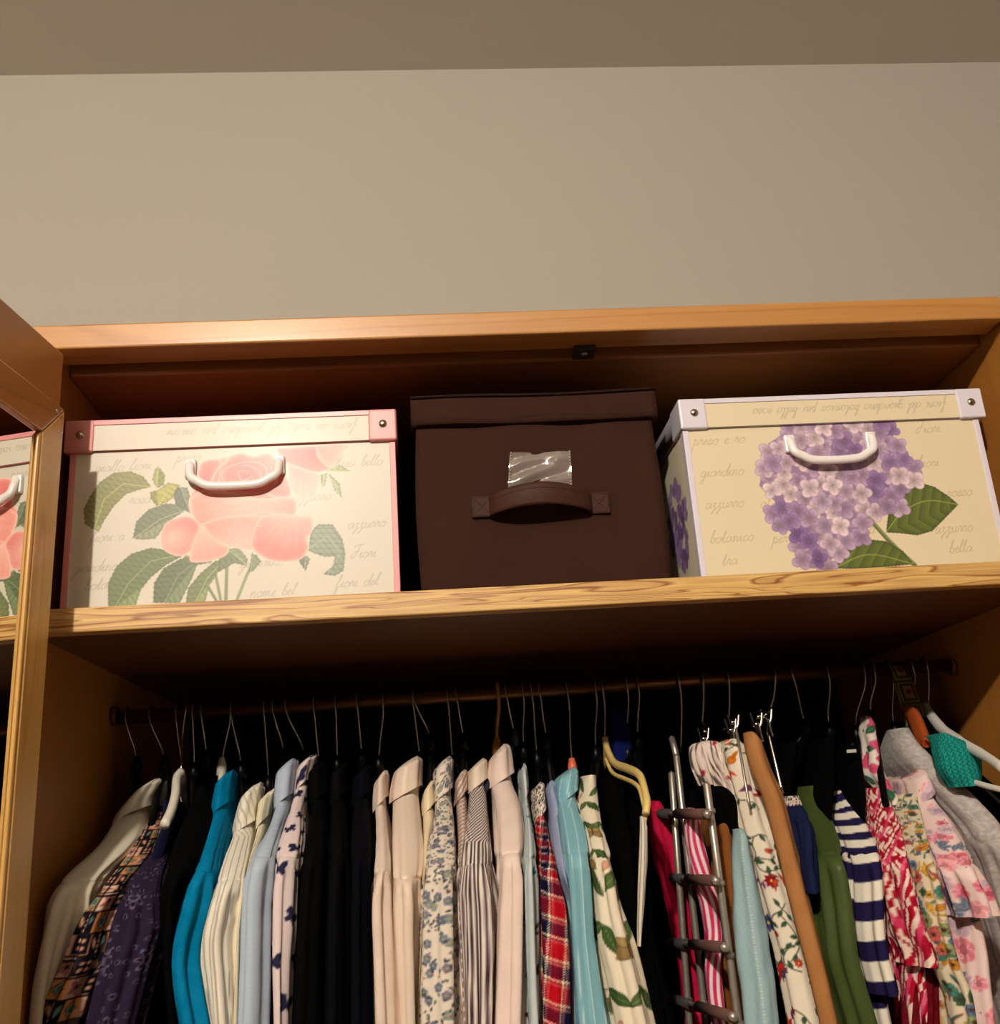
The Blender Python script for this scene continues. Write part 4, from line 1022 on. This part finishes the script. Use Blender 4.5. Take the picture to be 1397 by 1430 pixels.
S('dark purple-navy blouse in cut-out eyelet flowers', 'blouse', [(1152,224,246),(1197,184,225),(1234,165,214),(1271,155,216),(1308,145,222),(1345,134,222),(1382,124,226),(1430,112,238)],
  cv_eyelet(), ((248,1000),(254,1078)), 'white', collar=False, vc=1160, vsh=1255, fw=74, seed=6, hlabel='white plastic hanger with its arm showing above the eyelet blouse')
S('black soft top between the eyelet blouse and the teal shirt', 'top', [(1097,272,290),(1150,246,286),(1197,228,272),(1260,218,246),(1350,226,236),(1430,236,242)], BL, ((271,995),(271,1069)), vc=1112, vsh=1215, collar=False, fw=44, dense=False)
S('bright teal shirt with plain collar', 'shirt', [(1080,298,321),(1105,294,320),(1130,291,317),(1160,284,307),(1197,274,297),(1234,257,292),(1271,246,286),(1308,236,274),(1345,228,271),(1382,229,278),(1430,238,287)],
  P_solid((6,114,156), 4, 30), ((324,993),(310,1062)), 'white', vc=1130, vsh=1225, fw=50, seed=8, hlabel='white topped hanger holding the bright teal shirt')
S('cream shirt with thin grey-brown stripes', 'shirt', [(1098,334,361),(1125,326,358),(1156,320,353),(1197,306,344),(1234,296,335),(1271,281,330),(1308,273,330),(1345,274,328),(1430,287,326)],
  P_cream_line, ((324,993),(337,1067)), vc=1156, vsh=1238, fw=52, seed=9, amp=.0026)
S('pale cream shirt squeezed between striped shirt and light blue shirt', 'shirt', [(1107,358,380),(1130,357,376),(1156,354,370),(1197,346,354),(1240,337,343),(1300,331,334),(1430,327,330)],
  P_stripe((238,228,196), (206,196,170), .009, .2), ((370,980),(375,1087)), vc=1150, vsh=1240, dense=True, ys=FD+.015, amp=.001)
S('light blue linen shirt', 'shirt', [(1063,383,411),(1090,381,409),(1118,380,406),(1160,370,388),(1197,345,380),(1234,334,376),(1271,332,373),(1345,330,372),(1430,326,371)],
  P_linen, ((382,989),(397,1050)), vc=1118, vsh=1205, fw=44, seed=11, amp=.0014)
S('dark navy garment glimpsed between the light blue and butterfly shirts', 'top', [(1150,392,398),(1250,376,380),(1330,373,379),(1430,372,381)], P_solid((26,30,52), 2), None, collar=False, vc=1160, vsh=1235, ys=FD+.03, dense=False, amp=.0005)
S('blush pink shirt printed with navy butterflies', 'shirt', [(1057,413,440),(1080,411,434),(1093,410,432),(1130,400,420),(1167,388,420),(1204,380,414),(1250,376,411),(1308,376,409),(1345,378,404),(1430,382,400)],
  cv_butterfly(), ((400,991),(426,1052)), vc=1095, vsh=1205, fw=40, seed=12, hlabel='brass necked hanger holding the blush butterfly shirt')
for rows, lab, c, hk in (([(1067,424,452),(1130,430,456),(1200,420,452),(1300,408,450),(1430,400,447)], 'black blouse just right of the butterfly shirt', (16,16,17), ((439,987),(445,1061))),
                ([(1068,460,482),(1130,458,482),(1200,456,484),(1300,452,486),(1430,451,483)], 'black ribbed top, middle one of the dark garments', (24,24,25), ((469,983),(471,1059))),
                ([(1072,492,517),(1130,488,516),(1200,487,515),(1300,487,516),(1430,485,518)], 'very dark navy shirt just left of the narrow cream shirt', (20,20,36), ((499,980),(505,1050)))):
    S(lab, 'shirt', rows, P_solid(tuple(int(x*.45) for x in c), .5), hk, dense=False, vc=1115, vsh=1200, amp=.0022)
S('narrow pinkish cream shirt left of the beige blouse', 'shirt', [(1080,522,539),(1120,519,539),(1160,523,541),(1200,524,544),(1234,520,544),(1271,516,545),(1330,517,550),(1430,520,556)],
  P_solid((224,204,188), 3, 20), ((535,976),(529,1059)), vc=1122, vsh=1225, seed=14, amp=.0026)
S('beige satin blouse with large collar', 'blouse', [(1060,552,589),(1085,545,588),(1108,543,587),(1160,544,591),(1197,546,592),(1234,548,586),(1260,548,584),(1308,550,581),(1430,558,581)],
  P_blouse_diag, ((576,970),(586,1054)), vc=1108, vsh=1235, seed=15, amp=.0024, mat=M_satin)
S('pale yellow shirt between beige blouse and ditsy floral shirt', 'shirt', [(1093,592,606),(1120,588,607),(1140,588,610),(1180,591,600),(1240,590,594),(1430,582,585)],
  P_solid((230,212,178), 2, 20), ((578,974),(602,1030)), vc=1130, vsh=1215, ys=FD+.02, amp=.0006)
S('white shirt with tiny blue and grey flowers', 'shirt', [(1060,606,633),(1100,604,632),(1137,606,636),(1167,600,637),(1197,594,638),(1250,587,638),(1308,585,640),(1430,581,645)],
  cv_ditsy(), ((624,963),(632,1059)), vc=1110, vsh=1215, seed=17, amp=.0018)
S('taupe shirt with pale stripes behind the floral shirt', 'shirt', [(1078,636,652),(1120,636,655),(1160,640,655),(1200,641,646),(1260,640,643),(1430,648,650)],
  P_taupe, ((637,972),(647,1028)), vc=1112, vsh=1215, ys=FD+.025, amp=.0008)
S('cream and dark purple fine striped shirt with plain cream collar', 'shirt', [(1063,655,681),(1090,652,682),(1122,655,684),(1160,648,686),(1197,642,689),(1240,640,692),(1271,640,697),(1345,645,696),(1430,650,690)],
  P_fine, ((706,975),(718,1022)), 'navy', vc=1096, vsh=1215, seed=19, amp=.0030, colpat=P_solid((224,208,190), 3, 20), hlabel='dark blue hanger leaning behind the pale pink shirt')
S('pale pink shirt standing a little taller than its neighbours', 'shirt', [(1041,690,712),(1065,681,718),(1090,682,719),(1122,691,733),(1160,695,735),(1197,698,733),(1234,702,729),(1271,698,732),(1345,695,733),(1430,691,734)],
  P_solid((230,208,196), 3, 16), ((694,952),(694,1033)), 'gold', vc=1088, vsh=1200, seed=20, amp=.0030, hlabel='golden wooden hanger with flat wooden hook')
S('light blue striped shirt printed with small birds', 'shirt', [(1070,726,736),(1110,729,740),(1160,733,747),(1215,729,753),(1271,731,755),(1345,734,755),(1430,738,757)],
  cv_bird(), ((729,963),(731,1041)), vc=1112, vsh=1205, seed=21)
S('red, navy and cream plaid shirt', 'shirt', [(1096,741,763),(1137,747,766),(1180,753,773),(1234,755,786),(1271,755,796),(1345,756,803),(1430,756,804)],
  P_plaid, ((741,963),(750,1052)), vc=1138, vsh=1225, seed=22, amp=.0014, colpat=P_darkfloral)
S('lavender blue shirt left of the aqua shirt', 'shirt', [(1093,763,775),(1130,768,786),(1178,774,794),(1220,782,795),(1260,797,802),(1430,806,808)],
  P_solid((150,160,190), 3, 16), ((752,967),(763,1028)), vc=1138, vsh=1215, ys=FD+.02, amp=.0008)
S('aqua shirt with white pinstripes', 'shirt', [(1076,778,811),(1100,775,812),(1113,778,810),(1160,787,824),(1197,793,828),(1250,799,830),(1308,802,833),(1345,803,840),(1382,805,846),(1430,806,857)],
  P_aqua, ((790,955),(799,1063)), 'coral', vc=1113, vsh=1200, mode='C', seed=24, amp=.0014, hlabel='coral plastic hanger peeping above the aqua shirt')
S('white blouse with green leaves and brown moths', 'blouse', [(1082,816,837),(1130,810,842),(1160,824,846),(1188,828,855),(1226,832,862),(1265,836,869),(1322,838,892),(1361,848,902),(1430,862,918)],
  cv_leafmoth(), ((830,960),(832,1045)), collar=False, vc=1095, vsh=1205, mode='C', seed=25, amp=.0020)
# --- dark middle
S('black garment behind the yellow hanger', 'top', [(1085,842,868),(1150,852,884),(1220,864,898),(1300,878,905),(1430,912,930)], P_solid((4,4,4), .5), ((874,960),(876,1043)), collar=False, vc=1095, vsh=1190, dense=False, ys=FD+.04, fw=30)
S('black dress with pale trim beside the trouser rack', 'dress', [(1100,878,900),(1150,886,905),(1220,892,908),(1300,903,914),(1430,926,945)], P_solid((4,4,4), .5), ((889,955),(891,1026)), collar=False, vc=1110, vsh=1190, dense=False, ys=FD+.05, fw=22)
strip('ribbon_tie', 'thin off-white strap hanging below the yellow hanger tip', 'strap', [(1140,896,906),(1200,895,907),(1260,893,903),(1322,893,898)], P_stripe((214,204,190), (150,140,128), .004, .3), .075, depth=.012, stop=1322, dense=True, amp=.0006, part='strap')
strip('trousers', 'dark blue trousers folded on a hanger behind the yellow hanger', 'trousers', [(985,853,872),(1010,856,880),(1065,858,884),(1090,860,884)], P_solid((20,28,84), 3), .262, depth=.02, dense=False, amp=.001, zend=-.2)
yh = empty('clothes_hanger', tuple(un(845, 970, RY)), 'pale yellow plastic hanger with one bare arm hooking down', 'hanger')
A = np.array([un(845, 1030, RY), un(848, 1045, .265), un(855, 1061, .245), un(862, 1068, .225), un(876, 1073, .185), un(889, 1079, .145), un(896, 1087, .125), un(901, 1105, .10), un(904, 1120, .085), un(902, 1137, .08)])
tube('arm', smooth_path(A, 6), .0052, HANGMATS['yellow'], yh, 10, .8)
A2 = A+np.array([-.002, .006, -.012]); tube('arm', smooth_path(A2[1:], 6), .003, HANGMATS['yellow'], yh, 8, .8)
p0, p1 = un(840, 963, RY), un(845, 1032, RY)
tube('hook', smooth_path([(p0[0], RY+.0098, RZ-.004), (p0[0], RY+.007, RZ+.010), (p0[0], RY-.002, RZ+.0118), (p0[0], RY-.0105, RZ), (p0[0]+.001, RY-.006, RZ-.03), tuple(p1)], 5), .0013, M_chrome, yh, 8)
B = A.copy(); B[:, 1] = 2*RY-B[:, 1]; tube('arm', smooth_path(B, 6), .0048, HANGMATS['yellow'], yh, 10, .75)
# white hanger arm above the eyelet blouse
wh = empty('clothes_hanger', tuple(un(258, 1000, RY)), 'ivory plastic hanger arm curving down between navy and black tops', 'hanger')
tube('arm', smooth_path([un(253, 1079, .25), un(247, 1088, .235), (un(245, 1110, .20)), un(239, 1133, .17), un(230, 1152, .145)], 6), .0065, HANGMATS['white'], wh, 10, .8)
p0, p1 = un(262, 997, RY), un(253, 1081, .25)
tube('hook', smooth_path([(p0[0], RY+.0098, RZ-.004), (p0[0], RY+.007, RZ+.009), (p0[0], RY-.002, RZ+.0108), (p0[0], RY-.0105, RZ), (p0[0]-.004, RY-.006, RZ-.03), tuple(p1)], 5), .0013, M_chrome, wh, 8)

# --- chrome trouser rack with tiers of swing arms
rk = empty('trouser_rack', tuple(un(950, 1034, .25)), 'chrome tiered trouser rack with dark foam covered arms', 'rack')
def pole(u0, v0, u1, v1, y, r=.0042):
    a, c = un(u0, v0, y), un(u1, v1, y); d = (c-a); e = c+d*.25
    P = [a, (a+c)/2, c, e]; P[0] = a
    tube('pole', np.vstack([a+[0, 0, .003], a, (a+c)/2, c, e]), [.001, r, r, r, r], M_gun, rk, 14); return a, c
pa = pole(938, 1080, 963, 1430, .262); pb_ = pole(945, 1056, 986, 1430, .235); pc = pole(987, 1095, 1032, 1430, .10)
t0 = un(945, 1056, .235); tube('pole', smooth_path([t0, un(941, 1040, .24), un(938, 1030, .25)], 5), [.0042]*5+[.0041]*5+[.003], M_gun, rk, 12)
h0 = un(946, 953, RY); h1 = un(951, 1052, RY)
tube('hook', smooth_path([(h0[0], RY+.0098, RZ), (h0[0], RY+.006, RZ+.0105), (h0[0], RY-.003, RZ+.0125), (h0[0], RY-.0105, RZ+.002), (h0[0]+.001, RY-.005, RZ-.03), tuple(h1)], 5), .0014, M_chrome, rk, 8)
M_foam = plain('dark_foam_sleeve', (52, 50, 50), .8, bscale=500, bstr=.5); M_foamb = plain('brown_foam_sleeve', (92, 60, 54), .8, bscale=500, bstr=.5)
armpos = []
for uf, vf, ub, vb in ((988, 1137, 906, 1136), (1000, 1230, 926, 1225), (1012, 1323, 925, 1315), (1024, 1420, 930, 1392)):
    f, bk = un(uf, vf, .085), un(ub, vb, .36); m1 = f*.52+bk*.48; armpos.append((f, bk))
    ar = tube('swing_arm', [f, bk], .0028, M_gun, rk, 8)
    tube('foam_sleeve', [f+(bk-f)*.02, f+(bk-f)*.46], .0060, M_foamb, ar, 12); tube('foam_sleeve', [f+(bk-f)*.60, bk], .0060, M_foam, ar, 12)
    tube('arm_tip', [f-(bk-f)*.015, f+(bk-f)*.03], .0046, M_gun, ar, 12)
    for (a, c) in (pa, pb_, pc):
        k = np.clip((f[2]*.5+bk[2]*.5-a[2])/(c[2]-a[2]), -.2, 1.3); q = a+(c-a)*k
        tube('clasp', [q+[0, 0, .0025], q-[0, 0, .0025]], .0058, M_gun, ar, 12)
strip('trousers', 'raspberry red trousers draped over the rack arms', 'trousers', [(1118,908,930),(1140,912,934),(1168,916,941),(1226,928,955),(1265,940,963),(1322,951,966),(1380,962,978),(1430,966,980)],
      P_solid((186,24,62), 4), .29, depth=.05, mode='C', amp=.0028, seed=31)
strip('trousers', 'pink and white striped trousers draped over the rack arms', 'trousers', [(1128,959,980),(1168,962,985),(1226,973,998),(1265,985,1008),(1315,993,1012),(1345,990,1010),(1430,1000,1017)],
      P_pinkstripe, .165, depth=.03, mode='C', amp=.0024, seed=32, mat=M_satin)
strip('trousers', 'caramel brown trousers behind the right pole of the rack', 'trousers', [(1143,1000,1030),(1200,1008,1034),(1300,1016,1040),(1430,1030,1046)], P_solid((128,78,38), 3), .155, depth=.10, mode='R', fw=30, amp=.0016, seed=33)
strip('trousers', 'black trousers hanging at the back of the rack', 'trousers', [(1150,893,918),(1230,900,930),(1320,905,940),(1430,915,955)], P_solid((4,4,4), .5), .33, depth=.05, mode='C', dense=False, amp=.002, seed=34)
strip('trousers', 'black trousers folded inside the rack behind the striped pair', 'trousers', [(1100,935,990),(1200,950,985),(1320,960,1000),(1430,975,1010)], P_solid((4,4,4), .5), .30, depth=.06, mode='R', dense=False, amp=.002, seed=35)
# --- skirts and trousers held by clips
def clip_hanger(label, top, bot, clips, group=None):
    pt, pb = un(*top, RY), un(*bot, RY); root = empty('clip_hanger', (pt[0], RY, RZ+.012), label, 'hanger', group); x = pt[0]
    tube('hook', smooth_path([(x, RY+.0098, RZ-.002), (x, RY+.006, RZ+.0105), (x, RY-.003, RZ+.0130), (x, RY-.0105, RZ+.002), (x+(pb[0]-x)*.3, RY-.006, RZ-.025), tuple(pb)], 5), .0014, M_chrome, root, 8)
    P = [pb]+[un(u, v-12, y) for u, v, y in clips]
    P2 = [np.array([p[0], 2*RY-p[1], p[2]]) for p in P]
    tube('bar', smooth_path(P2[::-1]+P[1:], 4), .0022, M_chrome, root, 8)
    for u, v, y in clips:
        c = un(u, v, y)
        for s in (-1, 1):
            ck = tube('clip', smooth_path([c+[s*.007, 0, .016], c+[s*.0045, -.001, .004], c+[s*.0015, -.001, -.003], c+[s*.0035, 0, -.018]], 5), .0019, M_black if s < 0 else M_chrome, root, 8, 1.6, (0, 1, 0))
        tube('spring', [c+[-.005, 0, .002], c+[.005, 0, .002]], .0028, M_chrome, root, 10)
    return root
clip_hanger('chrome clip hanger nearest the trouser rack', (980,953), (981,1012), [(984,1034,.20)])
ch2 = clip_hanger('chrome clip hanger gripping the gathered floral skirt', (1015,948), (1018,1008), [(1022,1022,.17), (1026,1016,.20)])
ch3 = clip_hanger('black and chrome clip hanger gripping the tan trousers', (1080,946), (1072,1002), [(1058,1014,.13), (1072,1008,.18)])
lg = tube('clip_lever', smooth_path([un(1028, 1018, .145), un(1034, 1050, .125), un(1041, 1092, .11), un(1047, 1126, .105)], 5), .0016, M_gun, ch2, 8)
lg2 = tube('clip_lever', smooth_path([un(1073, 1022, .12), un(1082, 1060, .11), un(1093, 1108, .10)], 5), .0018, M_chrome, ch3, 8)
strip('skirt', 'gathered skirt waist in white with dark blots under the clips', 'skirt', [(1033,972,1016),(1060,974,1024),(1085,990,1032),(1100,1004,1034),(1112,1010,1030)], P_gather, .16, depth=.06, mode='C', stop=1112, amp=.0045, nfold=6., seed=41)
strip('trousers', 'black trousers bunched under the gathered skirt', 'trousers', [(1095,975,1020),(1120,1000,1046),(1150,1012,1044),(1170,1018,1040)], P_solid((4,4,4), .5), .15, depth=.05, mode='C', stop=1165, dense=False, amp=.003, seed=42)
strip('trousers', 'white trousers printed with red, blue and orange garden flowers', 'trousers', [(1030,1014,1044),(1070,1022,1058),(1110,1034,1066),(1149,1044,1080),(1180,1050,1094),(1245,1064,1112),(1322,1086,1136),(1430,1106,1158)],
      cv_botanic(), .135, y1=.09, depth=.05, fw=42, amp=.0016, seed=43)
strip('trousers', 'pale denim blue trousers with stitched side seam', 'trousers', [(1158,1033,1048),(1190,1030,1052),(1226,1032,1060),(1303,1034,1078),(1342,1036,1084),(1380,1041,1090),(1430,1047,1095)],
      P_denim, .09, y1=.065, depth=.035, fw=46, amp=.0014, seed=44)
strip('trousers', 'tan trousers with one long crease slanting down', 'trousers', [(1020,1044,1064),(1045,1046,1072),(1072,1052,1080),(1111,1066,1098),(1150,1080,1108),(1188,1092,1118),(1265,1110,1137),(1342,1132,1156),(1430,1153,1176)],
      P_solid((160,110,66), 4, 16),   .09, y1=.05, depth=.03, fw=26, amp=.0010, seed=45)
# --- right of the rail
for rows, lab, hk in (([(1035,1084,1122),(1075,1092,1118),(1110,1092,1106),(1160,1090,1104),(1200,1090,1102),(1430,1120,1134)], 'black top on the hanger just right of the tan trousers', ((1104,946),(1124,1008))),
                      ([(1030,1130,1168),(1075,1140,1176),(1105,1148,1172),(1150,1150,1168),(1200,1156,1170),(1430,1190,1205)], 'black top behind the shoulders of the olive top', ((1153,940),(1158,1012))),
                      ([(1040,1178,1208),(1075,1188,1214),(1110,1198,1216),(1160,1202,1216),(1200,1206,1218),(1430,1250,1262)], 'black cardigan with a small pale neck label, left of the pink strap', ((1203,935),(1195,1017)))):
    S(lab, 'top', rows, P_solid((4,4,4), .5), hk, collar=False, dense=False, vc=1050, vsh=1170, ys=FD+.075, fw=22, mode='R', amp=.001)
lb = un(1189, 1049, .20); bm_obj('neck_label', box_bm(lb[0]-.006, lb[0]+.006, .198, .200, lb[2]-.002, lb[2]+.002, .0005), plain('label_cloth', (190,188,180), .8), LAST, label='small pale neck label')
S('navy short sleeved top with pale patterned collar', 'top', [(1111,1100,1123),(1135,1106,1132),(1149,1110,1143),(1188,1116,1145),(1226,1126,1149),(1250,1130,1150),(1300,1142,1150),(1430,1172,1176)],
  (lambda s, t: mixc(P_darkfloral(s, t), C3(24,30,62)*np.ones(s.shape+(1,)), smoothstep((t-.032)/.002))), None, collar=False, vc=1105, vsh=1150, hem=1248, fw=24, seed=51, ys=FD+.006, yc=.16)
strip('trousers', 'scarlet edge of trousers below the navy sleeve', 'trousers', [(1248,1134,1146),(1300,1144,1155),(1342,1154,1164),(1430,1172,1184)], P_solid((170,24,34), 3), .10, depth=.1, fw=11, amp=.0006, dense=False, seed=52)
S('olive green draped top', 'top', [(1097,1124,1150),(1130,1124,1166),(1168,1138,1180),(1226,1150,1192),(1265,1156,1198),(1342,1165,1206),(1430,1182,1232)],
  P_solid((62,76,34), 3, 14), None, collar=False, vc=1105, vsh=1200, fw=36, seed=53, amp=.0022, mat=M_satin)
S('navy and white striped short sleeved tee', 'tee', [(1103,1170,1200),(1149,1182,1220),(1188,1192,1239),(1226,1200,1246),(1265,1208,1247),(1303,1210,1248),(1342,1215,1255),(1380,1222,1265),(1430,1230,1275)],
  P_navy_tee, None, collar=False, vc=1108, vsh=1200, fw=36, hem=1392, seed=54, amp=.0018)
S('crimson and cream abstract print blouse with ruffled cuff', 'blouse', [(1099,1220,1242),(1149,1232,1268),(1188,1244,1276),(1265,1256,1293),(1303,1260,1304),(1342,1264,1320),(1430,1276,1330)],
  P_ikat, ((1217,935),(1216,996)), collar=False, vc=1105, vsh=1205, fw=34, hem=1352, seed=55, amp=.0022, hlabel='hanger whose hook stands above the pink knotted strap')
strip('blouse', 'dark red hem of a blouse under the crimson cuff', 'blouse', [(1345,1266,1322),(1380,1272,1318),(1430,1278,1316)], P_solid((92,14,24), 8, 40), .085, depth=.12, fw=36, amp=.003, nfold=5., seed=56)
strip('strap_top', 'pink and green leaf print top knotted at the strap', 'top', [(998,1214,1222),(1012,1206,1230),(1028,1208,1230),(1042,1216,1230),(1055,1212,1234),(1075,1209,1240),(1092,1222,1246),(1105,1234,1256),(1120,1244,1262)], cv_greenpink(), .24, y1=.165, depth=.03, fw=30, amp=.002, seed=57, stop=1125)
S('yellow and green patchwork flower print shirt', 'shirt', [(1108,1250,1290),(1149,1272,1301),(1188,1282,1310),(1226,1290,1316),(1265,1298,1326),(1303,1306,1332),(1357,1320,1350),(1390,1330,1366),(1430,1342,1372)],
  cv_patch(), None, collar=False, vc=1112, vsh=1200, fw=30, seed=58, amp=.0016, yc=.205)
S('pink shirt with blue-grey flowers and wide flaring sleeve', 'shirt', [(1076,1276,1300),(1095,1276,1306),(1115,1284,1318),(1149,1302,1347),(1188,1312,1366),(1226,1322,1386),(1262,1330,1402),(1303,1334,1412),(1345,1346,1420),(1390,1360,1424),(1430,1368,1430)],
  cv_pinkfloral(), None, vc=1112, vsh=1215, fw=50, seed=59, amp=.0030, hem=1282, yc=.195)
S('fuzzy grey sweater sloping to the right', 'sweater', [(1016,1252,1278),(1040,1262,1296),(1072,1288,1330),(1110,1320,1372),(1150,1350,1410),(1200,1376,1440),(1300,1400,1470),(1430,1430,1510)],
  P_fur, ((1240,933),(1249,1012)), collar=False, vc=1018, vsh=1180, fw=40, seed=60, mat=M_fur, amp=.0012, ys=FD+.05, yc=.245)
strip('scarf', 'olive scarf patterned with small framed pictures hanging from the rail', 'scarf', [(925,1246,1262),(960,1252,1282),(1000,1264,1296),(1014,1270,1298)], cv_frames(), .25, depth=.012, fw=30, amp=.001, seed=61, stop=1014)
strip('blouse', 'rust orange print blouse shoulder behind the grey sweater', 'blouse', [(984,1272,1284),(1005,1278,1296),(1030,1288,1306),(1045,1296,1310)], cv_orange(), .22, y1=.17, depth=.03, fw=20, amp=.001, seed=62, stop=1045)
S('black dress shoulder between the grey sweater and the teal crochet top', 'dress', [(1000,1283,1300),(1030,1292,1320),(1060,1330,1350),(1110,1392,1412),(1200,1450,1470),(1430,1500,1530)], P_solid((4,4,4), .5), ((1270,931),(1279,975)), collar=False, dense=False, vc=1005, vsh=1160, fw=14, ys=FD+.13, seam=False)
gh = empty('clothes_hanger', tuple(un(1290, 929, RY)), 'pale grey plastic hanger behind the teal crochet top, rightmost on the rail', 'hanger')
p0, p1 = un(1290, 929, RY), un(1297, 984, RY)
tube('hook', smooth_path([(p0[0], RY+.0098, RZ), (p0[0], RY+.006, RZ+.0115), (p0[0], RY-.003, RZ+.0140), (p0[0], RY-.0105, RZ+.003), (p0[0], RY-.006, RZ-.02), tuple(p1)], 5), .0013, M_chrome, gh, 8)
A = np.array([un(1292, 988, RY), un(1300, 1000, .25), un(1318, 1020, .215), un(1345, 1038, .16), un(1375, 1055, .115), un(1400, 1072, .08)])
tube('arm', smooth_path(A, 6), [.0085]*6+[.0085]*6+[.0075]*6+[.0065]*6+[.006]*6+[.006], HANGMATS['grey'], gh, 10, .7)
B = A.copy(); B[:, 1] = 2*RY-B[:, 1]; tube('arm', smooth_path(B, 6), .0065, HANGMATS['grey'], gh, 10, .7)
A3 = np.array([un(1360, 1092, .14), un(1380, 1098, .115), un(1405, 1104, .09)]); tube('trouser_bar', smooth_path(A3, 5), .0035, HANGMATS['grey'], gh, 8)
strip('crochet_top', 'teal crochet knit top slipping off the pale grey hanger', 'top', [(1022,1318,1332),(1032,1318,1354),(1046,1319,1378),(1072,1324,1380),(1100,1350,1380)], P_crochet, .145, y1=.10, depth=.05, fw=56, amp=.0012, seed=63, stop=1098, mat=M_knit)

hanger('black hanger with its neck bare beside the white arm over the eyelet blouse', (283, 996), (288, 1052), 'black', None, None, arms=False)
